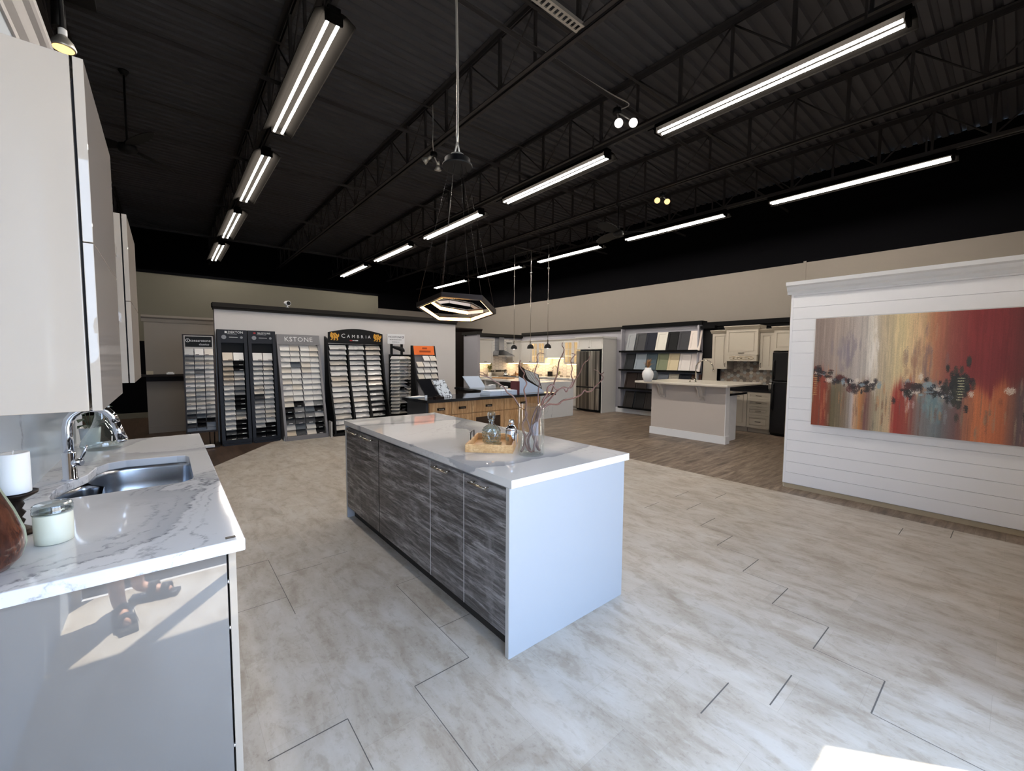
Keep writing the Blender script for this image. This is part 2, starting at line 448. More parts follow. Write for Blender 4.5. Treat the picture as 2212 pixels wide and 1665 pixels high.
for s in ((0.25,0.54,2.9,0.0018),(0.55,0.84,3.22,0.002),(0.85,1.05,3.3,0.0018),(1.143,1.35,2.02,0.002),(1.143,1.32,2.6,0.0015)): seam_x(*s)
for s in ((0.541,2.67,3.53),(1.142,1.717,2.59),(0.84,0.9,1.717),(2.6,0.331,0.62),(2.885,0.62,0.913),(3.17,0.913,1.2),(3.457,1.2,1.514),(3.754,1.514,1.8),
          (2.31,-0.2,0.331),(0.54,1.45,1.735)): seam_y(*s)
struct('floor', b, [M['tile'], M['seam']])
b = MB(); b.poly([(5.46, YF, 0), (XR+0.1, YF, 0), (XR+0.1, 17.3, 0), (2.0, 17.3, 0), (2.0, 9.03, 0), (5.9, 9.2, 0), (5.46, 3.7, 0)])
struct('floor', b, M['wood_floor'])
b = MB(); b.poly([(-5, 4.6, 0), (-0.5, 4.6, 0), (-0.5, 5.65, 0), (0.47, 7.08, 0), (1.78, 9.02, 0), (2.0, 9.03, 0), (2.0, 17.3, 0), (-5, 17.3, 0)])
struct('floor', b, M['dark_floor'])
b = MB(); b.poly([(-14, -14, -0.06), (22, -14, -0.06), (22, YF-0.12, -0.06), (-14, YF-0.12, -0.06)])
struct('floor_pavement', b, M['concrete'])
# --- ribbed steel roof deck
b = MB()
y = -0.5; pts = []
while y < 17.3:
    pts += [(y, 5.38), (y+0.075, 5.38), (y+0.09, 5.42), (y+0.135, 5.42)]; y += 0.15
pts.append((y, 5.38))
r0 = [b._v((-5.1, p[0], p[1])) for p in pts]; r1 = [b._v((XR+0.15, p[0], p[1])) for p in pts]
for i in range(len(pts)-1): b._f([r0[i], r1[i], r1[i+1], r0[i+1]])
b.box(-5.1, -0.5, 5.46, XR+0.15, 17.3, 5.5)
struct('ceiling', b, M['deck'])
# --- outer walls: black above, painted below
def wall(name, box_lo, mat, box_hi=None, extra=()):
    b = MB(); b.mi = 0; b.box(*box_lo)
    if box_hi: b.mi = 1; b.box(*box_hi)
    for e in extra: b.mi = 1; b.box(*e)
    return struct(name, b, [mat, M['black_wall']])
wall('wall_right', (XR, -0.5, 0, XR+0.1, 17.2, 3.59), M['beige'], (XR, -0.5, 3.59, XR+0.1, 17.2, 5.4))
wall('wall_far', (-5, 17.1, 0, XR, 17.2, 3.57), M['beige'], (-5, 17.1, 3.57, XR, 17.2, 5.4))
wall('wall_left', (-5.1, -0.5, 0, -5, 17.2, 2.4), M['black'], (-5.1, -0.5, 2.4, -5, 17.2, 5.4))
b = MB(); b.box(XR-0.012, 2.99, 2.5, XR, 3.04, 3.62); struct('trim_1', b, M['beige'])
b = MB(); b.box(XR-0.014, -0.36, 4.62, XR, 17.0, 4.66); struct('trim_2', b, M['black_wall'])
# shop front: opening with three panes to the left of x = 2.63, solid wall elsewhere
b = MB()
b.box(-5, YF-0.12, 0, -0.46, YF, 5.4); b.box(-0.46, YF-0.12, 2.81, 2.745, YF, 5.4); b.box(2.745, YF-0.12, 0, XR, YF, 5.4)
struct('wall_front', b, M['greige'])
b = MB()
for x in (-0.46, 0.46, 1.58, 2.66): b.box(x, YF-0.10, 0, x+0.085, YF-0.03, 2.81)
b.box(-0.46, YF-0.10, 2.74, 2.745, YF-0.03, 2.81); b.box(-0.46, YF-0.10, 0, 2.745, YF-0.03, 0.09)
wf = struct('window_1', b, M['alu'])
for x0, x1 in ((-0.375, 0.46), (0.545, 1.58), (1.665, 2.66)):
    b = MB(); b.box(x0, YF-0.07, 0.09, x1, YF-0.064, 2.74); part('pane', b, M['pane'], wf)
# --- partitions
def partition(name, bx, mat, cap=None, capmat=None):
    b = MB(); b.box(*bx); w = struct(name, b, mat)
    return w
partition('wall_left_display', (-0.62, YF, 0, -0.5, 4.45, 3.14), M['blue_grey'])
b = MB()   # crown moulding along the top of that wall
prof = [(-0.5, 3.02), (-0.488, 3.02), (-0.486, 3.05), (-0.462, 3.075), (-0.44, 3.12), (-0.42, 3.135), (-0.41, 3.15), (-0.41, 3.19), (-0.5, 3.19)]
b.prism([(x, YF, z) for x, z in prof], (0, 4.81, 0)); struct('trim_3', b, flat('grey_white_trim_paint', (156, 151, 147), 0.5))
partition('wall_samples', (0.68, 9.05, 0, 5.62, 9.18, 2.42), M['greige'])
b = MB(); b.box(0.655, 8.98, 2.40, 5.64, 9.25, 2.475); b.box(0.665, 9.0, 2.36, 5.63, 9.2, 2.40); struct('trim_4', b, M['dark_cap'])
b = MB(); b.mi = 0; b.box(-5, 13.8, 1.9, 5.55, 13.95, 3.62); b.mi = 1; b.box(-5, 13.8, 0, 5.55, 13.95, 1.9); b.box(-5, 13.78, 3.58, 5.56, 13.98, 3.64)  # olive above, plain black lower part, thin black strip along the top
struct('wall_olive', b, [M['olive'], M['black_wall']])
b = MB(); b.box(-5, 13.77, 0, 0.5, 13.8, 0.13); struct('baseboard_1', b, M['olive'])
# pony wall with bar ledge, taller wall behind it
partition('wall_pony', (-0.31, 10.9, 0, 1.6, 11.02, 2.3), M['beige'])
b = MB(); prof = [(10.9, 2.2), (10.885, 2.2), (10.87, 2.26), (10.83, 2.29), (10.83, 2.33), (11.04, 2.33), (11.04, 2.3), (10.9, 2.3)]
b.prism([(-0.345, y, z) for y, z in prof], (1.95, 0, 0)); struct('trim_5', b, M['beige'])
b = MB(); b.box(-0.31, 10.87, 0, 1.6, 10.9, 0.12); struct('baseboard_2', b, M['beige'])
b = MB(); b.box(-0.38, 10.68, 1.13, 1.3, 10.9, 1.17); b.box(-0.31, 10.86, 1.03, 1.3, 10.9, 1.13)
tag(part('ledge', b, M['espresso']), 'dark wood bar ledge across the beige wall left of the stone racks', 'shelf')
b = MB(); b.box(-0.30, 10.74, 1.17, -0.20, 10.80, 1.235); tag(part('tissue_box', b, M['cream_glaze']), 'small beige box at the left end of the dark bar ledge', 'box')
b = MB(); b.box(0.0, 10.72, 1.17, 0.12, 10.82, 1.20); b.box(0.02, 10.76, 1.20, 0.10, 10.83, 1.215)
tag(part('card_reader', b, M['paper']), 'small white card terminal lying on the dark bar ledge', 'card reader')
# shiplap wall
XS = 5.73
b = MB(); b.box(XS+0.012, YF, 0, XS+0.14, 1.755, 2.36)
zz = 0.055
rows = [0.055, 0.187, 0.318, 0.449, 0.566+0.015, 0.691+0.012, 0.823, 0.955, 1.086, 1.217, 1.348, 1.482, 1.614, 1.747, 1.877, 2.007, 2.143, 2.28, 2.40]
for z0, z1 in zip(rows, rows[1:]): b.box(XS, YF, z0+0.0015, XS+0.012, 1.762, z1-0.0015)
b.box(XS-0.003, 1.74, 0.055, XS+0.012, 1.764, 2.4)
struct('wall_shiplap', b, M['ship'])
b = MB(); prof = [(XS, 2.30), (XS-0.008, 2.30), (XS-0.012, 2.33), (XS-0.03, 2.35), (XS-0.045, 2.385), (XS-0.07, 2.40), (XS-0.075, 2.44), (XS+0.16, 2.44), (XS+0.16, 2.30)]
b.prism([(x, YF, z) for x, z in prof], (0, 2.165, 0)); struct('trim_6', b, M['trim_white'])
b = MB(); b.box(XS+0.02, 1.755, 0, XS+0.13, 1.775, 2.3); b.box(XS+0.004, YF, 0, XS+0.012, 1.75, 0.05); struct('trim_7', b, M['cream_glaze'])  # end board, plus a brownish strip standing in for shade at the bottom
# kitchen partitions: back, right, black one behind the cream kitchen
XK, YK = 10.1, 11.7
partition('wall_kitchen_back', (7.66, YK, 0, XR, YK+0.12, 2.30), M['kit_grey'])
partition('wall_kitchen_side', (7.66, 11.02, 0, 7.76, YK, 2.30), M['kit_grey'])
partition('wall_kitchen_right', (XK, 4.95, 0, XK+0.12, YK, 2.38), M['kit_grey'])
partition('wall_cream_kitchen', (XK, 2.0, 0, XK+0.12, 4.95, 2.33), M['black'])
b = MB(); b.box(7.6, YK-0.08, 2.28, XK, YK+0.15, 2.375); b.box(7.6, 10.98, 2.28, 7.8, YK-0.08, 2.375); b.box(7.62, YK-0.05, 2.25, XK, YK, 2.28); struct('trim_8', b, M['dark_cap'])
b = MB(); b.box(XK-0.08, 7.22, 2.36, XK+0.13, YK-0.08, 2.445); b.box(XK-0.05, 7.22, 2.32, XK, YK-0.1, 2.36); struct('trim_9', b, M['dark_cap'])
b = MB(); b.box(XK-0.12, 4.93, 2.37, XK+0.15, 7.22, 2.47); struct('trim_10', b, M['black_cap'])
b = MB(); b.box(XK-0.08, 2.0, 2.32, XK+0.15, 4.93, 2.42); b.box(XK-0.16, 4.6, 2.27, XK, 4.95, 2.33); b.box(XK-0.05, 2.0, 2.26, XK, 4.6, 2.32); struct('trim_11', b, M['black_cap'])
b = MB(); b.box(XK-0.015, 7.2, 0, XK, 7.46, 0.14); b.box(XK-0.04, 4.95, 0, XK, 7.2, 0.14); struct('baseboard_3', b, M['trim_white'])

# ================================================================== STEEL ROOF STRUCTURE
def joist(x):
    b = MB()
    for zc, hh in ((4.70, 0.028), (5.34, 0.03)):
        for s in (-1, 1):
            b.box(x + s*0.012, -0.4, zc-hh, x + s*0.018, 17.0, zc+hh)
            zf = zc - hh if zc < 5 else zc + hh - 0.006
            b.box(x + s*0.012, -0.4, zf, x + s*0.062, 17.0, zf+0.006)
    y = -0.2; k = 0
    while y < 16.6:
        b.cyl((x, y, 5.32), (x, y+0.62, 4.72), 0.011, 6); b.cyl((x, y+0.62, 4.72), (x, y+1.24, 5.32), 0.011, 6)
        b.box(x-0.016, y+0.60, 4.72, x+0.016, y+0.64, 5.32)
        b.box(x-0.014, y-0.015, 4.72, x+0.014, y+0.015, 5.32)
        y += 1.24
    o = part('roof_joist', b, M['steel_black']); o['kind'] = 'structure'; return o
for x in (-2.8, -0.8, 1.2, 3.2, 5.1, 7.2, 9.15): joist(x)
for y in (3.37, 5.7, 8.2, 11.0, 14.0):
    b = MB(); b.box(-4.9, y-0.02, 4.735, XR, y+0.02, 4.741); b.box(-4.9, y-0.003, 4.70, XR, y+0.003, 4.741)
    b.box(-4.9, y+0.1, 5.25, XR, y+0.14, 5.256)
    o = part('roof_bridging', b, M['steel_black']); o['kind'] = 'structure'
# ================================================================== WHITE ISLAND (nearest)
IX0, IX1, IY0, IY1 = 1.30, 2.235, 1.575, 4.05
b = MB(); b.box(1.288, 1.56, ZT-0.042, 2.262, 4.075, ZT)
single('island_worktop', b, M['quartz_b'], 'white quartz worktop with soft grey patches on the nearest island', 'countertop', base=(1.77, 2.8, ZT-0.042))
for y0, y1, lab in ((IY0, IY0+0.03, 'white end panel of the near island facing the daylight'), (IY1-0.03, IY1, 'far end panel of the near island, only its white front edge showing')):
    b = MB(); b.mi = 0; b.box(1.29, y0, 0, IX1, y1, ZT-0.042, 0.0015); b.mi = 1; b.box(1.2885, y0+0.002, 0.001, 1.2899, y1-0.002, ZT-0.043)
    single('end_panel', b, [M['white_panel'], M['edge_grey']], lab, 'panel', base=(1.77, y0, 0))
ys = [(IY1-0.033, 3.645), (3.64, 3.245), (3.238, 2.394), (2.386, 1.995), (1.988, IY0+0.033)]
SEAMS = (3.2415, 2.390, 1.9915)
def grey_unit(doors, y0, y1, label):
    t = thing('island_cabinet', label, 'cabinet', (1.7, (y0+y1)/2, 0), 'grey wood cabinets of the near island')
    b = MB(); b.box(1.312, y1, 0.105, IX1-0.005, y0, ZT-0.043); part('carcass', b, M['edge_grey'], t)
    b = MB(); b.box(1.355, y1, 0, IX1-0.05, y0, 0.105); part('toe_kick', b, M['kick'], t)
    for sy in SEAMS:
        if y1-0.001 <= sy <= y0+0.001:
            b = MB(); b.box(1.2895, sy-0.0026, 0.11, 1.3115, sy+0.0026, ZT-0.058); part('edge_strip', b, M['edge_grey'], t)
    for (a, c, h) in doors:
        b = MB(); b.box(1.29, c, 0.11, 1.311, a, ZT-0.058, 0.001); d = part('door', b, M['laminate'], t)
        if h:
            b = MB(); b.cyl((1.258, h[0], 0.85), (1.258, h[1], 0.85), 0.006, 10)
            for yy in (h[0]-0.02 if h[0] > h[1] else h[0]+0.02, h[1]+0.02): b.cyl((1.258, yy, 0.85), (1.292, yy, 0.85), 0.005, 8)
            part('handle', b, M['brass'], d)
grey_unit([(*ys[0], (3.95, 3.69)), (*ys[1], (3.60, 3.34))], IY1-0.031, 3.242, 'two-door grey wood cabinet at the far end of the near island')
grey_unit([(*ys[2], None)], 3.241, 2.391, 'wide plain grey wood panel cabinet in the middle of the near island')
grey_unit([(*ys[3], (2.32, 2.13)), (*ys[4], (1.90, 1.735))], 2.389, IY0+0.031, 'two-door grey wood cabinet at the near end of the near island')
# ---- tray, decanter, shaker
T0 = Vector((1.452, 2.225, ZT)); T1 = Vector((1.668, 2.008, ZT)); T2 = Vector((1.80, 2.55, ZT))
ux = (T1-T0).normalized(); uy = Vector((-ux.y, ux.x, 0)); L = (T1-T0).length; Wd = 0.42
t = thing('serving_tray', 'rectangular bamboo tray with wire handles on the near island', 'tray', T0 + ux*L/2 + uy*Wd/2)
fr = Matrix.Translation(T0) @ Matrix(((ux.x, uy.x, 0, 0), (ux.y, uy.y, 0, 0), (0, 0, 1, 0), (0, 0, 0, 1)))
b = MB(); b.M = fr
b.box(0, 0, 0, L, Wd, 0.010); b.box(0, 0, 0.01, L, 0.012, 0.052); b.box(0, Wd-0.012, 0.01, L, Wd, 0.052); b.box(0, 0.012, 0.01, 0.012, Wd-0.012, 0.052); b.box(L-0.012, 0.012, 0.01, L, Wd-0.012, 0.052)
part('tray_body', b, M['bamboo'], t, bevel=0.0015)
for x in (0.006, L-0.006):
    b = MB(); b.M = fr
    b.tube([(x, Wd*0.36, 0.05), (x, Wd*0.36, 0.092), (x, Wd*0.37, 0.10), (x, Wd*0.63, 0.10), (x, Wd*0.64, 0.092), (x, Wd*0.64, 0.05)], 0.003, 8)
    part('handle', b, M['iron'], t)
dc = Vector((1.735, 2.325, ZT+0.011))
t = thing('decanter', 'cut glass decanter with square faceted stopper on the bamboo tray', 'decanter', dc)
b = MB(); b.M = Matrix.Translation(dc) @ Matrix.Rotation(0.5, 4, 'Z')
prof = [(0.052, 0), (0.058, 0.006), (0.062, 0.05), (0.062, 0.085), (0.055, 0.105), (0.036, 0.122), (0.020, 0.132), (0.017, 0.150), (0.020, 0.153), (0.020, 0.160)]
seg = 24; rings = []
for i, (r, z) in enumerate(prof):
    rings.append([(r*(1 + (0.05 if (i+j) % 2 else -0.04)*(1 if 1 < i < 6 else 0))*math.cos(2*PI*j/seg)*(1.0), r*(1 + (0.05 if (i+j) % 2 else -0.04)*(1 if 1 < i < 6 else 0))*math.sin(2*PI*j/seg), z) for j in range(seg)])
b.loft(rings, smooth=False); part('bottle', b, M['glass_thick'], t)
b = MB(); b.M = Matrix.Translation(dc) @ Matrix.Rotation(0.35, 4, 'Z')
for i in range(5):          # diamond bands of raised cut glass
    for j in range(12):
        a = 2*PI*(j + 0.5*(i % 2))/12; z = 0.018 + i*0.017
        p = Vector((0.062*math.cos(a), 0.062*math.sin(a), z)); tn = Vector((-math.sin(a), math.cos(a), 0)); n = Vector((math.cos(a), math.sin(a), 0))
        q = [p + tn*0.014, p + Vector((0, 0, 0.012)), p - tn*0.014, p - Vector((0, 0, 0.012))]
        tip = p + n*0.006
        vs = [b._v(v) for v in q]; tv = b._v(tip)
        for k in range(4): b._f([vs[k], vs[(k+1) % 4], tv])
part('cut_pattern', b, M['cut_glass'], t)
b = MB(); b.M = Matrix.Translation(dc) @ Matrix.Rotation(0.5, 4, 'Z')
b.loft([[(s*x, s*y, z) for x, y in ((1, 0.4), (0.4, 1), (-0.4, 1), (-1, 0.4), (-1, -0.4), (-0.4, -1), (0.4, -1), (1, -0.4))] for s, z in ((0.012, 0.150), (0.014, 0.163), (0.024, 0.170), (0.027, 0.205), (0.022, 0.216))], smooth=False)
part('stopper', b, M['glass_thick'], t)
shc = Vector((1.80, 2.185, ZT+0.011))
t = thing('cocktail_shaker', 'polished chrome cocktail shaker on the bamboo tray', 'shaker', shc)
b = MB(); b.lathe(shc, [(0.034, 0), (0.036, 0.004), (0.041, 0.07), (0.041, 0.098), (0.038, 0.104)], 28); part('cup', b, M['chrome'], t)
b = MB(); b.lathe(shc, [(0.0395, 0.104), (0.0395, 0.110), (0.034, 0.122), (0.022, 0.134), (0.020, 0.137)], 28); part('strainer_lid', b, M['chrome'], t)
b = MB(); b.lathe(shc, [(0.0195, 0.137), (0.0195, 0.168), (0.016, 0.173)], 24); part('cap', b, M['chrome'], t)
tb = Vector((1.69, 2.205, ZT+0.011))
b = MB(); b.lathe(tb, [(0.03, 0), (0.032, 0.002), (0.034, 0.028), (0.031, 0.028), (0.029, 0.006)], 16, smooth=False)
single('tumbler', b, M['glass_thick'], 'low cut glass tumbler between the decanter and the shaker', 'glass', base=tb)
# ---- glass cylinder vase with branches
vc = atZ(1147, 981, ZT); VR, VH = 0.084, 0.315
b = MB(); b.lathe(vc, [(VR-0.006, 0.0005), (VR, 0.006), (VR, VH), (VR-0.004, VH), (VR-0.004, 0.014), (0.002, 0.014)], 40, caps=False)
b.poly([(vc.x + (VR-0.006)*math.cos(-2*PI*i/40), vc.y + (VR-0.006)*math.sin(-2*PI*i/40), vc.z+0.0005) for i in range(40)])
single('cylinder_vase', b, M['glass'], 'tall clear glass cylinder vase on the near island', 'vase', base=vc)
BR = {
 1: ([(215,470),(330,505),(400,550),(480,600),(530,630),(570,700),(640,745),(685,810),(730,880),(800,925),(820,1000),(770,1090),(770,1180),(800,1270),(780,1400),(745,1500)], 0.05, 0.006),
 2: ([(745,285),(730,315),(740,380),(790,450),(775,500),(820,580),(785,660),(800,740),(815,840),(800,910),(800,1000),(840,1090),(860,1200),(800,1300),(830,1420),(880,1520)], -0.04, 0.005),
 3: ([(1045,205),(985,190),(950,240),(960,310),(920,470),(985,570),(970,660),(965,800),(970,860),(940,910),(890,1050),(880,1200),(930,1350),(960,1480)], 0.02, 0.0045),
 4: ([(1280,60),(1275,100),(1300,150),(1270,230),(1235,300),(1220,400),(1210,470),(1175,560),(1155,640),(1120,720),(1040,790),(1015,880),(995,960),(930,1100),(840,1300),(860,1500)], 0.06, 0.006),
 5: ([(1400,200),(1440,215),(1385,290),(1405,390),(1390,470),(1410,560),(1350,660),(1325,690),(1290,640),(1200,660),(1150,600),(1090,640),(1080,720),(1030,790),(1000,900),(960,1100),(930,1300),(905,1500)], -0.05, 0.0055),
 6: ([(1635,210),(1610,280),(1550,330),(1500,450),(1440,540),(1385,640),(1280,630),(1200,690),(1120,780),(1060,840),(1010,905),(985,1000),(960,1200),(990,1380)], 0.03, 0.0055),
 7: ([(1810,440),(1780,470),(1800,500),(1785,540),(1700,620),(1650,680),(1590,690),(1560,670),(1510,730),(1420,770),(1290,800),(1220,850),(1110,850),(1050,885),(1005,930),(1010,1000),(900,1150),(960,1400),(1010,1520)], -0.02, 0.0065)}
M['branch'] = flat('curly_willow_bark', (104, 72, 62), 0.35, var=0.5, scale=22)
blabs = ['curly bare branch leaning far left out of the glass vase', 'curly branch rising left with a hooked tip from the glass vase', 'thin branch looping over at its top in the middle of the glass vase',
         'tallest curly branch standing up from the glass vase', 'twisted branch with a loop right of the tallest one in the vase', 'pale tipped branch reaching up to the right from the vase', 'lowest longest branch stretching to the right from the glass vase']
for k, (pl_, dy, r) in BR.items():
    n = len(pl_); pts = []
    for i, (x, y) in enumerate(pl_):
        px, py = 1000 + x*0.16816, 730 + y*0.16816
        f = 1 - i/(n-1)
        # inside the vase keep to its depth, outside fan out in depth
        p = atY(px, py, vc.y + (dy*4*f if y < 900 else dy*0.5))
        if y > 900:
            p.z = max(p.z, vc.z + 0.02)
            dx = Vector((p.x-vc.x, p.y-vc.y)); 
            if dx.length > VR-0.016:
                dx = dx.normalized()*(VR-0.016); p.x, p.y = vc.x+dx.x, vc.y+dx.y
        pts.append(p)
    pts[-1].z = vc.z + 0.0205
    b = MB(); sp = spline(pts, 4); b.tube(list(reversed(sp)), r*1.3, 8, r*0.5)
    if k in (1, 7):          # side twig at the tip
        q = sp[4]; b.tube([q, q + Vector((-0.03, 0.02, 0.03)), q + Vector((-0.06, 0.02, 0.035))], 0.003, 6, 0.0015)
    single('willow_branch', b, M['branch'], blabs[k-1], 'branch', 'curly branches in the glass vase', base=pts[-1])

# ================================================================== LEFT RUN: worktop with sink
LX0, LX1, LY0, LY1 = -0.497, 0.182, 1.606, 4.06
hole = [(0.078, 2.56), (0.085, 2.60), (0.085, 3.14), (0.07, 3.19), (0.03, 3.21), (-0.20, 3.25), (-0.27, 3.22), (-0.31, 3.13), (-0.325, 2.97), (-0.345, 2.91), (-0.39, 2.80), (-0.405, 2.72), (-0.405, 2.60), (-0.39, 2.54), (-0.35, 2.52), (0.04, 2.52)]
def slab_with_hole(b, x0, y0, x1, y1, z0, z1, hole):
    out = [(x1, y0), (x1, y1), (x0, y1), (x0, y0)]
    for z in (z1, z0):
        ov = [b.bm.verts.new((x, y, z)) for x, y in out]; hv = [b.bm.verts.new((x, y, z)) for x, y in hole]
        es = [b.bm.edges.new((ov[i], ov[(i+1) % 4])) for i in range(4)] + [b.bm.edges.new((hv[i], hv[(i+1) % len(hv)])) for i in range(len(hv))]
        bmesh.ops.triangle_fill(b.bm, edges=es, use_beauty=True)
        if z == z1: tov, thv = ov, hv
        else:
            for A, B in ((tov, ov), (thv, hv)):
                for i in range(len(A)): b._f([A[i], A[(i+1) % len(A)], B[(i+1) % len(A)], B[i]])
t = thing('sink_worktop', 'grey veined white quartz worktop with cut-out sink along the left wall', 'countertop', (-0.16, 2.8, ZT-0.042))
b = MB(); slab_with_hole(b, LX0, LY0, LX1, LY1, ZT-0.042, ZT, hole); part('slab', b, M['quartz_a'], t, bevel=0.004)
b = MB(); b.box(0.130, 1.632, ZT, 0.158, 1.648, ZT+0.0015); part('maker_badge', b, M['iron'], t, label='small dark rectangular badge')
b = MB(); b.box(-0.4985, 1.64, ZT, -0.490, 4.06, 1.372); single('backsplash', b, M['splash'], 'blue grey stone backsplash behind the left worktop', 'backsplash', base=(-0.494, 2.8, ZT))
# undermount double sink
t = thing('sink', 'brushed steel undermount sink with a large and a small bowl', 'sink', (-0.15, 2.85, ZT-0.05))
def inset(poly, d):
    c = Vector((sum(p[0] for p in poly)/len(poly), sum(p[1] for p in poly)/len(poly)))
    return [tuple(c + (Vector(p)-c)*(1-d)) for p in poly]
big = [(0.085, 2.60), (0.085, 3.14), (0.07, 3.19), (0.03, 3.21), (-0.20, 3.25), (-0.27, 3.22), (-0.31, 3.13), (-0.325, 2.97), (-0.30, 2.90), (-0.255, 2.84), (-0.245, 2.60), (-0.23, 2.53), (-0.2, 2.515), (0.04, 2.515), (0.078, 2.55)]
small = [(-0.27, 2.60), (-0.275, 2.84), (-0.315, 2.90), (-0.345, 2.90), (-0.39, 2.80), (-0.408, 2.72), (-0.408, 2.60), (-0.39, 2.535), (-0.35, 2.515), (-0.30, 2.515), (-0.28, 2.54)]
for poly, dep in ((big, 0.20), (small, 0.17)):
    b = MB(); z = ZT-0.043
    rg = [[(x, y, z) for x, y in inset(poly, -0.02)], [(x, y, z-0.002) for x, y in inset(poly, -0.01)], [(x, y, z-0.02) for x, y in poly], [(x, y, z-dep*0.45) for x, y in inset(poly, 0.015)], [(x, y, z-dep*0.85) for x, y in inset(poly, 0.04)], [(x, y, z-dep*0.97) for x, y in inset(poly, 0.12)], [(x, y, z-dep) for x, y in inset(poly, 0.3)]]
    b.loft(rg, caps=False); b.poly(rg[-1]); bo = part('bowl', b, M['steel'], t)
    c = inset(poly, 1.0)[0]; b = MB(); b.lathe((c[0], c[1], z-dep+0.001), [(0.042, 0), (0.042, 0.004), (0.03, 0.005), (0.028, 0.0015), (0.004, 0.0015)], 20); part('drain', b, M['chrome'], bo)
# base cabinets
t = thing('base_cabinet', 'glossy grey base cabinet under the left worktop, its end panel mirroring the floor', 'cabinet', (-0.16, 2.8, 0))
b = MB(); b.box(-0.497, 1.640, 0, 0.131, 1.658, ZT-0.043); part('end_panel', b, M['gloss_grey'], t)
b = MB(); b.box(-0.49, 1.66, 0.10, 0.128, 2.45, ZT-0.043); b.box(-0.49, 3.33, 0.10, 0.128, 4.04, ZT-0.043); b.box(-0.49, 2.45, 0.10, 0.128, 3.33, 0.66); b.box(-0.45, 1.66, 0, 0.08, 4.03, 0.1); part('carcass', b, M['edge_grey'], t)
yy = [1.642, 2.24, 2.84, 3.44, 4.04]
for i in range(4):
    b = MB(); b.box(0.137, yy[i]+0.002, 0.10 if i else 0.004, 0.158, yy[i+1]-0.002, ZT-0.046, 0.001); d = part('door', b, M['gloss'], t)
for z in (0.20, 0.62, 0.78):
    b = MB(); b.cyl((0.131, 1.648, z), (0.137, 1.648, z), 0.008, 8); part('hinge', b, M['chrome'], t)
# ---- faucet
fc = Vector((-0.378, 2.90, ZT))
t = thing('kitchen_faucet', 'tall chrome pull-down faucet beside the steel sink', 'faucet', fc)
b = MB(); b.lathe(fc, [(0.030, 0), (0.030, 0.006), (0.025, 0.010), (0.025, 0.13), (0.019, 0.135)], 24)
pts = [fc + Vector((0, 0, 0.13)), fc + Vector((0, 0, 0.23))]
for i in range(9):
    a = PI*i/8*0.97; pts.append(fc + Vector((0.085*(1-math.cos(a)), -0.0*i, 0.255 + 0.088*math.sin(a))))
b.tube(pts, 0.019, 14); part('body', b, M['chrome'], t)
e = pts[-1]; b = MB(); b.cyl(e + Vector((-0.003, 0, 0.01)), e + Vector((0.022, -0.01, -0.085)), 0.017, 14, 0.023); b.cyl(e + Vector((0.022, -0.01, -0.085)), e + Vector((0.026, -0.011, -0.10)), 0.023, 14, 0.018); part('spray_head', b, M['chrome'], t)
b = MB(); b.cyl(fc + Vector((0.0, -0.0, 0.085)), fc + Vector((0.045, -0.02, 0.085)), 0.019, 14); b.tube([fc + Vector((0.04, -0.018, 0.09)), fc + Vector((0.055, -0.025, 0.13)), fc + Vector((0.066, -0.03, 0.165))], 0.008, 8, 0.005); part('lever', b, M['chrome'], t)
# ---- ship decanter at the far end, jar, candle holder, candle, urn, plant
gc = Vector((-0.335, 3.74, ZT))
t = thing('glass_decanter', 'wide clear glass decanter with a beaded neck at the far end of the sink worktop', 'decanter', gc)
b = MB(); b.lathe(gc, [(0.085, 0), (0.098, 0.006), (0.106, 0.03), (0.098, 0.06), (0.07, 0.11), (0.045, 0.16), (0.03, 0.21), (0.027, 0.26), (0.034, 0.285)], 36); part('bottle', b, M['glass_thick'], t)
b = MB()
for i in range(12):
    f = i/11; r = 0.036 + 0.068*(1-f)**1.4; z = 0.05 + 0.225*f
    for a in (-0.35,):
        b.sphere(gc + Vector((r*math.cos(a)+0.004, r*math.sin(a), z)), 0.009, 10)
part('bead_chain', b, M['chrome'], t)
jc = Vector((-0.298, 1.955, ZT))
t = thing('candle_jar', 'round jar of pale green wax on the left worktop', 'candle', jc)
b = MB(); b.lathe(jc, [(0.038, 0.001), (0.044, 0.004), (0.0455, 0.03), (0.0455, 0.098), (0.0445, 0.099)], 32); part('wax_body', b, flat('pale_green_wax', (224, 222, 202), 0.35, var=0.02), t)
b = MB(); b.lathe(jc, [(0.0475, 0.097), (0.048, 0.106), (0.046, 0.110), (0.0475, 0.114), (0.045, 0.119), (0.0465, 0.123), (0.041, 0.128), (0.020, 0.131), (0.004, 0.132)], 32); part('glass_lid', b, M['glass_thick'], t)
b = MB(); b.lathe(jc, [(0.0, 0.0995), (0.044, 0.0995), (0.044, 0.104), (0.0, 0.104)], 24, caps=False); part('metal_seal', b, M['steel'], t)
hc = Vector((-0.405, 2.115, ZT))
b = MB(); b.lathe(hc, [(0.046, 0), (0.048, 0.008), (0.030, 0.018), (0.014, 0.03), (0.020, 0.045), (0.012, 0.055), (0.022, 0.072), (0.013, 0.085), (0.020, 0.10), (0.016, 0.112), (0.032, 0.122), (0.052, 0.134), (0.054, 0.142), (0.048, 0.141), (0.03, 0.137)], 28)
single('candle_holder', b, M['iron'], 'dark turned pedestal holding the white pillar candle', 'candle holder', base=hc)
cb = hc + Vector((0, 0, 0.1415)); b = MB(); b.lathe(cb, [(0.038, 0), (0.0385, 0.002), (0.0385, 0.132), (0.036, 0.135), (0.033, 0.132), (0.004, 0.129)], 32); b.cyl(cb + Vector((0, 0, 0.125)), cb + Vector((0.002, 0, 0.142)), 0.0015, 6)
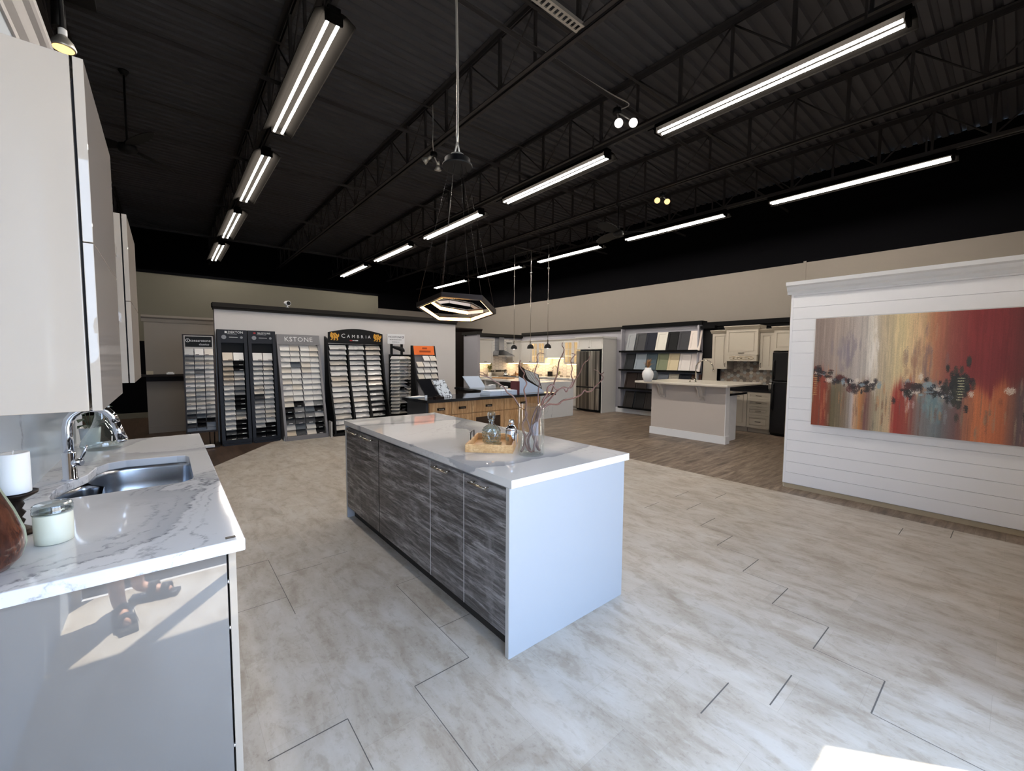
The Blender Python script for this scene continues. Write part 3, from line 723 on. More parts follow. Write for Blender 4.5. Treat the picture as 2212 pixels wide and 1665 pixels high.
single('pillar_candle', b, M['wax'], 'thick white pillar candle on the dark pedestal', 'candle', base=cb)
uc = Vector((-0.415, 1.78, ZT)); t = thing('wooden_urn', 'brown teardrop wooden urn cut by the left edge of the photo', 'vase', uc)
b = MB(); b.lathe(uc, [(0.035, 0), (0.055, 0.004), (0.078, 0.03), (0.088, 0.065), (0.085, 0.105), (0.068, 0.165), (0.046, 0.225), (0.03, 0.27), (0.024, 0.30)], 36)
part('body', b, m_grain('polished_walnut', srgb(46, 24, 18), srgb(84, 46, 32), srgb(104, 60, 42), 'Z', 1.4, 0.12, 6.0, 0.5, False), t)
b = MB(); b.lathe(uc + Vector((0.0, 0.010, 0)), [(0.035, 0), (0.055, 0.004), (0.0785, 0.03), (0.0885, 0.065), (0.0855, 0.105), (0.0685, 0.165), (0.0465, 0.225), (0.0305, 0.27)], 36); part('rear_half', b, flat('pale_green_glaze', (150, 160, 136), 0.3), t)
pc = Vector((-0.41, 3.95, ZT)); t = thing('potted_plant', 'dark green leafy plant in a white pot behind the clear glass decanter', 'plant', pc)
b = MB(); b.lathe(pc, [(0.04, 0), (0.045, 0.003), (0.055, 0.12), (0.05, 0.12), (0.045, 0.10), (0.004, 0.098)], 20); part('pot', b, M['ceramic'], t)
b = MB(); rnd = random.Random(3)
for i in range(34):
    a = rnd.uniform(0, 2*PI); l = rnd.uniform(0.07, 0.17); up = rnd.uniform(0.04, 0.17)
    d = Vector((math.cos(a), math.sin(a), 0)); s = Vector((-d.y, d.x, 0)); p0 = pc + Vector((0, 0, 0.10)); p1 = p0 + d*l*0.55 + Vector((0, 0, up)); p2 = p0 + d*l + Vector((0, 0, up-0.02))
    if p2.x < -0.48: continue
    b.tube([p0, p1], 0.0018, 4); w = rnd.uniform(0.012, 0.022)
    b.quad(p1 - d*0.01, (p1+p2)/2 - s*w + Vector((0, 0, 0.006)), p2, (p1+p2)/2 + s*w + Vector((0, 0, 0.006)))
part('foliage', b, M['plant'], t)
# ---- upper cabinets and shelves between them
def upper(y0, y1, label, z0=1.375, z1=2.325, zs=1.84, dz=(0.05, 0)):
    t = thing('upper_cabinet', label, 'cabinet', (-0.33, (y0+y1)/2, z0), 'glossy cream upper cabinets over the left worktop')
    b = MB(); b.box(-0.497, y0, z0, -0.170, y1, z1, 0.002); part('carcass', b, M['gloss'], t)
    for a, c in ((z0, zs-0.0015), (zs+0.0015, z1)):
        b = MB(); b.mi = 0; b.box(-0.164, y0, a, -0.143, y1, c, 0.0012); b.mi = 1; b.quad((-0.1428, y0+0.002, a+0.002), (-0.1428, y1-0.002, a+0.002), (-0.1428, y1-0.002, c-0.002), (-0.1428, y0+0.002, c-0.002))
        part('door', b, [M['gloss'], M['gloss_door']], t)
    b = MB(); b.box(-0.171, y0+0.02, z0+0.05, -0.163, y1-0.02, z1-0.05); part('gap_shade', b, M['gap'], t)  # dark filler between carcass and door, stands in for shade in the gap
    for yy in ((y0+y1)/2-0.12, (y0+y1)/2+0.12):
        b = MB(); b.lathe((-0.235, yy, z0-0.012), [(0.034, 0), (0.037, 0.003), (0.037, 0.012)], 24); part('puck_light', b, M['chrome'], t, label='round polished lamp under the cabinet')
upper(1.648, 2.36, 'large glossy cream wall cabinet nearest the camera on the left')
upper(3.25, 4.06, 'second glossy cream wall cabinet further along the left wall')
for z, lab in ((2.085, 'upper cream shelf between the two glossy wall cabinets'), (1.722, 'lower cream shelf between the two glossy wall cabinets')):
    b = MB(); b.box(-0.497, 2.362, z, -0.19, 3.248, z+0.05); single('wall_shelf', b, M['gloss'], lab, 'shelf', base=(-0.34, 2.8, z))
# ================================================================== STONE SAMPLE RACKS
STONE = {}
def stone(key):
    if key in STONE: return STONE[key]
    cols = {'white': (222, 219, 214), 'ivory': (212, 204, 192), 'beige': (194, 180, 160), 'tan': (178, 158, 132), 'pale_grey': (186, 185, 182), 'grey': (130, 130, 130),
            'dark_grey': (70, 71, 74), 'black': (24, 24, 26), 'slate': (92, 98, 104)}
    if key in cols: m = flat(key + '_stone', cols[key], 0.25, var=0.05, scale=40)
    elif key == 'veined': m = m_quartz('veined_white_stone', 21.0, 4.0, base=(218, 215, 210), patch=0.4, rough=0.2)
    elif key == 'brown_veined': m = m_quartz('brown_veined_stone', 31.0, 4.0, base=(206, 196, 182), vein=(120, 92, 66), patch=0.5, rough=0.2)
    elif key == 'dark_veined': m = m_quartz('dark_veined_stone', 41.0, 4.0, base=(74, 76, 78), vein=(190, 190, 190), patch=0.2, rough=0.2)
    STONE[key] = m; return m
WORD = {'white': 'white', 'ivory': 'ivory', 'beige': 'beige', 'tan': 'tan', 'pale_grey': 'pale grey', 'grey': 'mid grey', 'dark_grey': 'dark grey', 'black': 'black', 'slate': 'slate grey',
        'veined': 'veined white', 'brown_veined': 'brown veined', 'dark_veined': 'dark veined'}
ORD = ['top', 'second', 'third', 'fourth', 'fifth', 'sixth', 'seventh', 'eighth', 'ninth', 'tenth', 'eleventh', 'twelfth', 'thirteenth', 'fourteenth', 'fifteenth', 'sixteenth', 'seventeenth', 'eighteenth']
SM = {}
def sample_mesh(w, h, tilt, key, tagc, yaw=0.0, tagside=0):
    """tilted stone tile, origin at the middle of its lower front edge; a printed tag near that edge"""
    k = (w, h, tilt, key, tagc, yaw, tagside)
    if k in SM: return SM[k]
    b = MB(); b.M = Matrix.Rotation(yaw, 4, 'Z') @ Matrix.Rotation(-tilt, 4, 'X')     # lean the top edge back
    th = 0.012
    b.mi = 0; b.box(-w/2, 0, 0, w/2, th, h)
    if tagc:
        b.mi = 1; c = tagside*w*0.22; b.quad((c-w*0.2, -0.0006, 0.004), (c+w*0.2, -0.0006, 0.004), (c+w*0.2, -0.0006, 0.013), (c-w*0.2, -0.0006, 0.013))
    bmesh.ops.recalc_face_normals(b.bm, faces=b.bm.faces)
    me = bpy.data.meshes.new('stone_sample'); b.bm.to_mesh(me); b.bm.free()
    me.materials.append(stone(key)); me.materials.append(M[tagc or 'iron'])
    SM[k] = me; return me
def rack_samples(where, group, cols, z_top, pitch, rows, yfun, size, tilt, pick, colnames, tagc, skip=(), yaws=None, tagside=0, tall=False):
    for ci, x in enumerate(cols):
        for r in range(rows):
            if (ci, r) in skip: continue
            key = pick(ci, r); w, h = size
            hh = h
            tg = tagc(ci, r, key) if callable(tagc) else tagc
            me = sample_mesh(w, hh*(1.25 if r == 0 and tall else 1), 0.35 if r == 0 and tall else tilt, key, tg, yaws[ci] if yaws else 0.0, tagside)
            o = bpy.data.objects.new('stone_sample', me); COL.objects.link(o)
            z = z_top - (r+1)*pitch
            o.location = (x, yfun(z), z); WM[o] = Matrix.Translation(o.location)
            pos = 'bottom' if r == rows-1 else ORD[r]
            tag(o, f'{WORD[key]} stone sample, {pos} in the {colnames[ci]} column of the {where}', 'stone sample', group)
rs = random.Random(11)
# ---- A: black framed rack, script lettering
t = thing('sample_rack', 'slim black metal rack of stone samples with rounded white script header, leftmost of the racks', 'display rack', (0.43, 8.75, 0))
b = MB()
for x in (0.215, 0.622): b.box(x, 8.70, 0.27, x+0.018, 8.73, 1.89)
b.box(0.215, 8.70, 1.872, 0.64, 8.73, 1.89); b.box(0.215, 8.70, 0.25, 0.64, 8.73, 0.275)
for z in [0.33 + 0.09*i for i in range(15)]: b.box(0.233, 8.735, z, 0.622, 8.741, z+0.005)
for x in (0.36, 0.495): b.box(x-0.003, 8.70, 0.3, x+0.003, 8.74, 1.62)
part('frame', b, M['iron'], t)
b = MB(); b.box(0.233, 8.742, 0.275, 0.622, 8.748, 1.66); part('back_panel', b, M['grey_print'], t)  # grey sheet added behind the tiles, stands in for shadow between rows
for x, y in ((0.27, 8.78), (0.53, 8.66), (0.27, 8.62), (0.60, 8.80)):
    b = MB(); b.tube([(x, 8.715, 0.27), (x, y, 0.012)], 0.009, 8); part('leg', b, M['iron'], t)
b = MB(); b.box(0.22, 8.55, 0, 0.655, 8.9, 0.018); part('base_plate', b, M['iron'], t)
b = MB(); b.mi = 0; b.box(0.236, 8.69, 1.655, 0.622, 8.70, 1.868); b.mi = 1; b.box(0.25, 8.685, 1.685, 0.608, 8.69, 1.855); sg = part('header_sign', b, [M['diffuser'], M['black']], t)
b = MB(); text_mesh(b, 'caesarstone', (0.452, 8.684, 1.79), (1, 0, 0), (0, 0, 1), 0.058); text_mesh(b, 'classico', (0.50, 8.684, 1.728), (1, 0, 0), (0, 0, 1), 0.045)
b.tube([(0.285 + 0.026*math.cos(a), 8.683, 1.79 + 0.026*math.sin(a)) for a in [2*PI*i/16 for i in range(17)]], 0.004, 6); b.box(0.281, 8.681, 1.775, 0.287, 8.685, 1.803)
part('lettering', b, M['white_print'], sg)
def pickA(c, r):
    if r >= 15: return ['dark_grey', 'black', 'black'][c] if not (r == 15 and c == 0) else 'white'
    if r == 14: return ['dark_grey', 'slate', 'grey'][c]
    if r == 13: return ['grey', 'pale_grey', 'pale_grey'][c]
    if (c, r) in ((0, 1), (1, 4)): return 'grey'
    return rs.choice(['white', 'white', 'ivory', 'pale_grey', 'ivory'])
rack_samples('leftmost black rack', 'stone samples on the leftmost black rack', [0.297, 0.428, 0.559], 1.625, 0.0745, 17, lambda z: 8.655, (0.118, 0.10), 0.95, pickA, ['left', 'middle', 'right'], lambda c, r, k: 'iron' if (c+r) % 3 else 'grey_print', tall=True, tagside=-1, skip=((2, 16),))
b = MB(); b.box(0.44, 8.50, 0.018, 0.58, 8.62, 0.052); single('sample_box', b, M['paper'], 'flat white box lying on the base of the leftmost black rack', 'box', base=(0.51, 8.56, 0.018))
# ---- B: charcoal twin cabinets
t = thing('sample_rack', 'tall charcoal double tower of stone samples second from the left', 'display rack', (1.13, 8.85, 0))
def lean(z): return 8.84 - 0.15*(1-z/2.0)         # lower part stands further forward
for i, (x0, x1) in enumerate(((0.695, 1.135), (1.15, 1.585))):
    b = MB()
    b.prism([(x0, 8.62, 0.0), (x0, 8.62, 0.09), (x0, 8.86, 2.0), (x0, 9.0, 2.0), (x0, 9.0, 0.0)], (0.05, 0, 0)); b.prism([(x1-0.05, 8.62, 0.0), (x1-0.05, 8.62, 0.09), (x1-0.05, 8.86, 2.0), (x1-0.05, 9.0, 2.0), (x1-0.05, 9.0, 0.0)], (0.05, 0, 0))
    b.prism([(x0+0.05, 8.845, 1.77), (x0+0.05, 8.86, 2.0), (x0+0.05, 9.0, 2.0), (x0+0.05, 9.0, 1.77)], (x1-x0-0.1, 0, 0)); b.box(x0+0.05, 8.62, 0, x1-0.05, 9.0, 0.085)
    tw = part('tower_frame', b, M['charcoal'], t)
    b = MB(); b.box(x0+0.05, 8.92, 0.085, x1-0.05, 8.99, 1.77); part('back_panel', b, M['black'], t)
    b = MB(); cx = (x0+x1)/2; yy = 8.856
    text_mesh(b, ('DEKTON', 'SILESTONE')[i], (cx + (0.05, 0.035)[i], yy-0.006, 1.955), (1, 0, 0), (0, 0.1, 1), (0.055, 0.043)[i])
    b.box(cx-0.08, yy-0.004, 1.925, cx+0.07, yy-0.002, 1.928); b.box(cx-0.05, yy-0.018, 1.865, cx+0.08, yy-0.014, 1.872)
    part('lettering', b, M['white_print'], tw)
    b = MB()
    if i == 0: b.prism([(cx-0.11, yy-0.008, 1.935), (cx-0.085, yy-0.008, 1.937), (cx-0.07, yy-0.008, 1.955), (cx-0.085, yy-0.008, 1.973), (cx-0.11, yy-0.008, 1.975)], (0, 0.002, 0))
    else: b.box(cx-0.135, yy-0.008, 1.94, cx-0.125, yy-0.006, 1.97); b.box(cx-0.12, yy-0.008, 1.94, cx-0.098, yy-0.006, 1.97)
    part('emblem', b, M['white_print'] if i == 0 else M['red'], tw)
    for dx, r, nm, mt in ((-0.125, 0.036, 'round_badge', 'grey_print'), (0.135, 0.021, 'round_badge', 'grey_print')):
        b = MB(); b.cyl((cx+dx, yy-0.020, 1.868), (cx+dx, yy-0.012, 1.868), r, 20); part(nm, b, M[mt], tw)
    b = MB(); b.box(x0+0.02, 8.56, 0, x1-0.02, 8.62, 0.03); part('plinth', b, M['charcoal'], t)
b = MB(); b.box(1.585, 8.83, 0.62, 1.63, 8.93, 0.85); part('literature_holder', b, M['iron'], t)
def pickB(c, r):
    if c == 0: return 'beige' if r in (0, 2, 3, 4) else ('black' if r >= 16 else ('dark_grey' if r == 15 else rs.choice(['pale_grey', 'ivory', 'white', 'veined'])))
    if r == 0: return 'white'
    return 'black' if r in (1, 2, 8, 9, 10, 13, 14, 15, 16, 17) else rs.choice(['grey', 'ivory', 'pale_grey', 'brown_veined'])
def pickB2(c, r):
    if r in (15, 16) or (c == 1 and r == 14): return 'black'
    if c == 0 and r in (8, 9): return ['dark_grey', 'grey'][r-8]
    return rs.choice(['white', 'ivory', 'white', 'pale_grey', 'veined'])
def leanB(z): return 8.63 + 0.21*max(0, min(1, z/1.7))
tgB = lambda c, r, k: 'white_print' if k == 'black' else ('grey_print' if r % 2 else 'iron')
rack_samples('left charcoal tower', 'stone samples on the left charcoal tower', [0.835, 0.995], 1.55, 0.086, 17, leanB, (0.15, 0.115), 0.95, pickB, ['left', 'right'], tgB, tagside=1, tall=True)
rack_samples('right charcoal tower', 'stone samples on the right charcoal tower', [1.285, 1.447], 1.55, 0.086, 17, leanB, (0.15, 0.115), 0.95, pickB2, ['left', 'right'], tgB, tagside=1, tall=True)
# ---- C: silver rack with four columns
t = thing('sample_rack', 'leaning silver grey rack of stone samples with white capitals on its header', 'display rack', (2.0, 8.7, 0))
A0, A1, B0, B1 = Vector((1.635, 8.40, 0.0)), Vector((2.345, 8.40, 0.0)), Vector((1.63, 8.92, 1.95)), Vector((2.34, 8.92, 1.95))
b = MB()
for p, q in ((A0, B0), (A1, B1)): b.prism([p + Vector((-0.02, 0, 0)), p + Vector((-0.02, 0, 0.08)), q + Vector((-0.02, 0, 0)), q + Vector((-0.02, 0.07, 0)), p + Vector((-0.02, 0.5, 0))], (0.04, 0, 0))
b.box(1.655, 8.39, 0, 2.325, 8.46, 0.075); part('frame', b, M['silver_rack'], t)
b = MB(); b.prism([(1.655, 8.57, 0.08), (1.655, 8.98, 1.74), (1.655, 9.01, 1.74), (1.655, 8.60, 0.08)], (0.67, 0, 0)); part('back_panel', b, M['silver_rack'], t)
b = MB(); b.prism([(1.61, 8.86, 1.77), (1.61, 8.90, 1.955), (1.61, 8.93, 1.955), (1.61, 8.89, 1.77)], (0.755, 0, 0)); sg = part('header_sign', b, M['silver_rack'], t)
b = MB(); text_mesh(b, 'KSTONE', (1.985, 8.871, 1.862), (1, 0, 0), (0, 0.21, 1), 0.125, spacing=1.08); part('lettering', b, M['white_print'], sg)
def pickC(c, r):
    if r == 10: return ['ivory', 'black', 'veined', 'grey'][c]
    if r == 11: return ['black', 'grey', 'slate', 'black'][c]
    if r == 12: return ['black', 'grey', 'grey', 'pale_grey'][c]
    if r == 13: return ['dark_grey', 'dark_grey', 'dark_grey', 'black'][c]
    if r == 14: return ['pale_grey', 'slate', 'pale_grey', 'black'][c]
    if r == 15: return ['beige', 'dark_veined', 'ivory', 'black'][c]
    if (c, r) == (1, 3): return 'slate'
    return rs.choice(['white', 'ivory', 'white', 'veined', 'white'])
rack_samples('silver grey rack', 'stone samples on the silver grey rack', [1.737, 1.905, 2.085, 2.250], 1.755, 0.1045, 16, lambda z: 8.43 + 0.44*z/1.8, (0.160, 0.135), 0.74, pickC, ['far left', 'second', 'third', 'far right'], lambda c, r, k: 'white_print' if k in ('black', 'dark_grey', 'grey') else None)
b = MB(); b.prism([(1.600, 8.44, 0.0), (1.655-0.03, 8.44, 0.0), (1.675-0.02, 8.47, 0.19), (1.63, 8.47, 0.2)], (0, 0.03, 0)); single('stone_offcut', b, stone('pale_grey'), 'pale stone offcut leaning against the foot of the silver grey rack', 'stone sample', base=(1.62, 8.45, 0))
b = MB(); b.box(2.385, 8.30, 0, 2.41, 8.46, 0.30); single('stone_slab', b, stone('pale_grey'), 'pale stone slab standing on edge between the silver and black arched racks', 'stone sample', base=(2.4, 8.4, 0))
# ---- D: black rack with arched header, gold emblems
t = thing('sample_rack', 'wide black rack of stone samples with arched header and two gold emblems', 'display rack', (3.05, 8.7, 0))
b = MB()
for x in (2.475, 3.60): b.prism([(x, 8.36, 0), (x, 8.40, 0.35), (x, 8.66, 1.0), (x, 8.82, 1.9), (x, 8.97, 1.95), (x, 8.97, 0)], (0.03, 0, 0))
for x in (2.885, 3.235): b.prism([(x, 8.42, 0.05), (x, 8.46, 0.35), (x, 8.70, 1.0), (x, 8.84, 1.8), (x, 8.9, 1.8), (x, 8.9, 0.05)], (0.03, 0, 0))
part('uprights', b, M['black'], t)
b = MB(); b.prism([(2.5, 8.72, 0.05), (2.5, 8.93, 1.8), (2.5, 8.97, 1.8), (2.5, 8.77, 0.05)], (1.1, 0, 0)); part('back_panel', b, M['black'], t)
b = MB(); b.box(2.45, 8.34, 0, 3.63, 8.96, 0.045); part('base', b, M['black'], t)
b = MB(); pts = [(2.51, 8.80, 1.815), (3.63, 8.80, 1.80)]
for i in range(13):
    u = i/12; pts.append((3.63 - 1.12*u, 8.80, 2.03 + 0.085*math.sin(PI*u)))
b.prism(pts, (0, 0.03, 0)); sg = part('header_sign', b, M['black'], t)
b = MB()
for s, x, sz in (('C', 2.80, 0.12), ('A', 2.905, 0.088), ('M', 3.005, 0.088), ('B', 3.10, 0.088), ('R', 3.185, 0.088), ('I', 3.265, 0.088), ('A', 3.335, 0.088)): text_mesh(b, s, (x, 8.797, 1.962 if sz > 0.1 else 1.955), (1, 0, 0), (0, 0, 1), sz)
b.box(2.985, 8.796, 1.868, 3.03, 8.798, 1.884); b.box(3.04, 8.796, 1.866, 3.10, 8.798, 1.886); part('lettering', b, M['white_print'], sg)
b = MB(); b.box(2.93, 8.795, 1.862, 2.98, 8.798, 1.888); part('red_mark', b, M['red'], sg)
# heraldic beast: raised wing, body, four legs, curled tail (outline in a unit square)
beast = [(0.0,0.55),(0.04,0.80),(0.12,0.98),(0.22,1.0),(0.20,0.86),(0.30,0.92),(0.34,0.78),(0.44,0.95),(0.56,0.88),(0.66,0.94),(0.68,0.80),(0.80,0.74),(0.78,0.60),(0.88,0.66),(0.92,0.84),(1.0,0.74),(1.0,0.52),(0.90,0.40),(0.84,0.30),(0.88,0.16),(0.86,0.02),(0.68,0.0),(0.68,0.06),(0.78,0.10),(0.72,0.24),(0.60,0.30),(0.54,0.20),(0.56,0.10),(0.52,0.02),(0.36,0.02),(0.36,0.08),(0.44,0.12),(0.40,0.26),(0.30,0.22),(0.24,0.12),(0.22,0.04),(0.04,0.06),(0.06,0.12),(0.14,0.14),(0.18,0.28),(0.10,0.36),(0.04,0.44)]
for x0 in (2.545, 3.425):
    b = MB(); b.prism([(x0 + 0.175*u, 8.797, 1.868 + 0.165*v) for u, v in beast], (0, 0.003, 0))
    e = part('emblem', b, M['gold'], sg)
    b = MB(); b.tube([(x0+0.045, 8.796, 1.99), (x0+0.07, 8.796, 1.95), (x0+0.06, 8.796, 1.92)], 0.004, 6); b.tube([(x0+0.09, 8.796, 2.0), (x0+0.11, 8.796, 1.955), (x0+0.135, 8.796, 1.94)], 0.004, 6); part('emblem_line', b, M['iron'], e)
def pickD(c, r):
    if c == 2:
        return ['brown_veined', 'ivory', 'veined', 'white', 'white', 'veined', 'brown_veined', 'brown_veined', 'grey', 'dark_veined', 'grey', 'dark_grey', 'dark_veined', 'black', 'black', 'black'][r]
    if (c, r) == (0, 6): return 'brown_veined'
    return rs.choice(['white', 'veined', 'white', 'veined', 'ivory'])
def yD(z): return 8.80 if z > 1.4 else 8.80 - 0.34*((1.4-z)/1.4)
rack_samples('arched black rack', 'stone samples on the arched black rack', [2.70, 3.065, 3.415], 1.80, 0.1065, 16, yD, (0.325, 0.112), 0.74, pickD, ['left', 'middle', 'right'], lambda c, r, k: 'white_print' if k == 'black' else 'iron', tagside=1)
# ---- E: fan rack with white sign
t = thing('sample_rack', 'narrow black fan rack of white stone samples under a small white sign', 'display rack', (4.0, 8.8, 0))
b = MB(); b.box(3.78, 8.55, 0, 4.22, 8.95, 0.04); part('base', b, M['black'], t)
for x in (3.84, 4.08):
    b = MB(); b.box(x, 8.86, 0.04, x+0.045, 8.90, 1.83); part('post', b, M['black'], t)
b = MB(); b.box(3.758, 8.845, 1.832, 4.16, 8.858, 2.05); sg = part('header_sign', b, M['paper'], t)
b = MB(); text_mesh(b, 'VICOSTONE', (3.925, 8.843, 1.982), (1, 0, 0), (0, 0, 1), 0.052, spacing=1.05)
b.tube([(4.115 + 0.022*math.cos(a), 8.842, 1.985 + 0.022*math.sin(a)) for a in [PI*0.6 + 1.8*PI*i/14 for i in range(15)]], 0.0045, 6); part('lettering', b, M['black'], sg)
for k, (z, w) in enumerate(((1.925, 0.30), (1.875, 0.19))):
    b = MB(); x = 3.96-w/2; rr = random.Random(k+5)
    while x < 3.96+w/2-0.02:
        l = rr.uniform(0.012, 0.04); b.box(x, 8.842, z-0.008, x+l, 8.844, z+0.008); x += l+0.010
    part('small_print', b, M['grey_print'], sg)
b = MB(); b.box(3.76, 8.76, 0.04, 4.27, 8.80, 1.60); part('shade_backing', b, M['black'], t)  # black sheet added so the gaps between plates read as shade
b = MB(); b.prism([(3.86, 8.84, 1.74), (4.03, 8.70, 1.655), (4.09, 8.70, 1.655), (4.10, 8.84, 1.72)], (0, 0, 0.05)); part('top_bracket', b, M['black'], t)
def pickE(c, r):
    if c == 1 and r in (9, 14, 15): return 'black'
    if c == 2 and r in (7, 8, 13, 14, 15, 16): return 'black'
    return rs.choice(['white', 'white', 'ivory', 'veined'])
rack_samples('narrow black fan rack', 'stone samples on the fan rack', [3.815, 4.02, 4.20], 1.575, 0.074, 17, lambda z: 8.62, (0.185, 0.13), 1.12, pickE, ['left', 'middle', 'right'], lambda c, r, k: 'white_print' if k == 'black' else None, yaws=[-0.65, 0.0, 0.55])
# ---- F: rack with orange header
t = thing('sample_rack', 'black rack of square white stone samples under a plain orange header', 'display rack', (4.35, 8.3, 0))
b = MB()
for x in (4.055, 4.575): b.prism([(x, 7.95, 0), (x, 8.0, 0.5), (x, 8.28, 1.79), (x, 8.34, 1.79), (x, 8.34, 0)], (0.035, 0, 0))
b.box(4.09, 8.0, 0.0, 4.575, 8.34, 0.05); part('frame', b, M['black'], t)
b = MB(); b.prism([(4.09, 8.10, 0.5), (4.09, 8.30, 1.6), (4.09, 8.33, 1.6), (4.09, 8.13, 0.5)], (0.485, 0, 0)); part('back_panel', b, M['silver_rack'], t)
b = MB(); b.prism([(4.09, 8.235, 1.595), (4.09, 8.275, 1.785), (4.09, 8.30, 1.785), (4.09, 8.26, 1.595)], (0.485, 0, 0)); sg = part('header_sign', b, M['orange'], t)
b = MB(); b.box(4.29, 8.25, 1.72, 4.40, 8.258, 1.752); part('faded_print', b, M['orange_dark'], sg)
b = MB(); b.box(4.22, 8.238, 1.65, 4.48, 8.246, 1.685); part('faded_print', b, M['orange_dark'], sg)
rack_samples('orange headed rack', 'stone samples on the orange headed rack', [4.175, 4.335, 4.495], 1.60, 0.128, 5, lambda z: 8.02 + 0.16*(z-0.9), (0.14, 0.135), 0.75, lambda c, r: rs.choice(['white', 'ivory', 'white']), ['left', 'middle', 'right'], None, skip=((0, 0), (1, 4)))
# ---- security camera on the partition
cc = Vector((1.85, 9.08, 2.475)); t = thing('security_camera', 'small white security camera on top of the sample wall', 'camera', cc)
b = MB(); b.lathe(cc, [(0.03, 0), (0.03, 0.01), (0.012, 0.014), (0.012, 0.05)], 16); part('mount', b, M['paper'], t)
b = MB(); b.cyl(cc + Vector((-0.01, 0.05, 0.09)), cc + Vector((0.01, -0.05, 0.085)), 0.046, 20); part('housing', b, M['paper'], t)
b = MB(); b.cyl(cc + Vector((0.0102, -0.051, 0.085)), cc + Vector((0.0115, -0.0575, 0.0848)), 0.038, 20); part('lens', b, M['black'], t)
# ================================================================== OAK DESK with sample boards
OY, OX0, OX1 = 5.33, 2.87, 5.15
t = thing('desk_worktop', 'black granite L-shaped worktop on the oak drawer run', 'countertop', (4, 5.6, ZT-0.04))
b = MB(); b.poly([(2.815, 5.29, ZT), (5.30, 5.20, ZT), (5.30, 7.42, ZT), (4.58, 7.42, ZT), (4.57, 5.98, ZT), (2.75, 5.98, ZT)])
r = bmesh.ops.extrude_face_region(b.bm, geom=b.bm.faces[:]); bmesh.ops.translate(b.bm, verts=[v for v in r['geom'] if isinstance(v, bmesh.types.BMVert)], vec=(0, 0, -0.04))
part('slab', b, M['granite'], t)
def oak_unit(x0, x1, label, kind='drawers'):
    t = thing('drawer_unit', label, 'cabinet', ((x0+x1)/2, 5.6, 0), 'oak units of the black topped desk')
    b = MB(); b.box(x0+0.002, 5.352, 0.1, x1-0.002, 5.95, ZT-0.041); part('carcass', b, M['oak'], t)
    b = MB(); b.box(x0, 5.40, 0, x1, 5.90, 0.1); part('toe_kick', b, M['kick'], t)
    b = MB(); b.box(x0+0.004, OY, 0.695, x1-0.004, 5.351, ZT-0.048); d = part('drawer', b, M['oak'], t, bevel=0.0015)
    c = (x0+x1)/2
    def handle(par, z):
        b = MB(); b.box(c-0.058, OY-0.022, z-0.018, c+0.058, OY-0.016, z+0.018); b.box(c-0.058, OY-0.017, z-0.018, c-0.045, OY, z+0.018); b.box(c+0.045, OY-0.017, z-0.018, c+0.058, OY, z+0.018); part('handle', b, M['iron'], par)
        b = MB(); b.box(c-0.04, OY-0.0235, z-0.010, c+0.04, OY-0.0222, z+0.004); part('handle_face', b, M['dark_steel'], par)
    handle(d, 0.785)
    if kind == 'drawers':
        for z0, z1 in ((0.41, 0.685), (0.11, 0.40)):
            b = MB(); b.box(x0+0.004, OY, z0, x1-0.004, 5.351, z1); d = part('drawer', b, M['oak'], t, bevel=0.0015); handle(d, z1-0.09)
    elif kind == 'door':
        b = MB(); b.box(x0+0.004, OY, 0.11, x1-0.004, 5.351, 0.685); part('door', b, M['oak'], t, bevel=0.0015)
    else:
        b = MB(); b.box(x0+0.004, OY, 0.11, x0+0.075, 5.351, 0.685); b.box(x1-0.075, OY, 0.11, x1-0.004, 5.351, 0.685); b.box(x0+0.075, OY, 0.615, x1-0.075, 5.351, 0.685); b.box(x0+0.075, OY, 0.11, x1-0.075, 5.351, 0.18); d = part('glazed_door', b, M['oak'], t, bevel=0.0015)
        b = MB(); b.box(x0+0.075, OY+0.012, 0.18, x1-0.075, OY+0.0195, 0.615); part('pane', b, flat('dark_door_glass', (58, 44, 34), 0.08), d)
b = MB(); b.box(2.83, OY+0.02, 0, 2.868, 5.95, ZT-0.041); single('desk_end_panel', b, M['navy'], 'dark navy end panel at the left of the oak desk', 'panel', base=(2.85, 5.6, 0))
oak_unit(2.87, 3.245, 'oak drawer unit at the left end of the black topped desk')
oak_unit(3.245, 3.605, 'oak drawer unit second from the left on the desk')
oak_unit(3.605, 4.235, 'wide oak unit with glazed door below its drawer', 'glazed')
oak_unit(4.235, 5.05, 'oak unit right of the glazed one, partly behind the glass vase', 'door')
b = MB(); b.box(4.62, 5.96, 0, 5.2, 7.36, ZT-0.041); single('return_cabinet', b, M['espresso'], 'dark cabinet under the return of the black worktop', 'cabinet', base=(4.9, 6.6, 0))
def board(name, p0, p1, h, leany, mat, label, th=0.02, group=None, off=0.0):
    """a slab standing on its long lower edge p0-p1 at desk height, leaning away"""
    p0, p1 = Vector(p0), Vector(p1); up = Vector((0, leany, math.sqrt(max(0, 1-leany*leany))))*h; n = (p1-p0).cross(up).normalized()*th
    if n.y < 0: n = -n
    b = MB(); b.prism([p0, p1, p1+up+Vector((off, 0, 0)), p0+up+Vector((off, 0, 0))], n)
    return single(name, b, mat, label, 'sample board', group, base=p0)
board('black_board', (2.985, 5.62, ZT), (3.20, 5.62, ZT), 0.30, 0.35, M['granite'], 'black glossy board leaning on the oak desk beside the marbled board', off=-0.10)
board('marble_board', (3.225, 5.60, ZT), (3.43, 5.60, ZT), 0.285, 0.4, m_bold_marble(), 'white board with bold black veins leaning on the oak desk', off=-0.09)
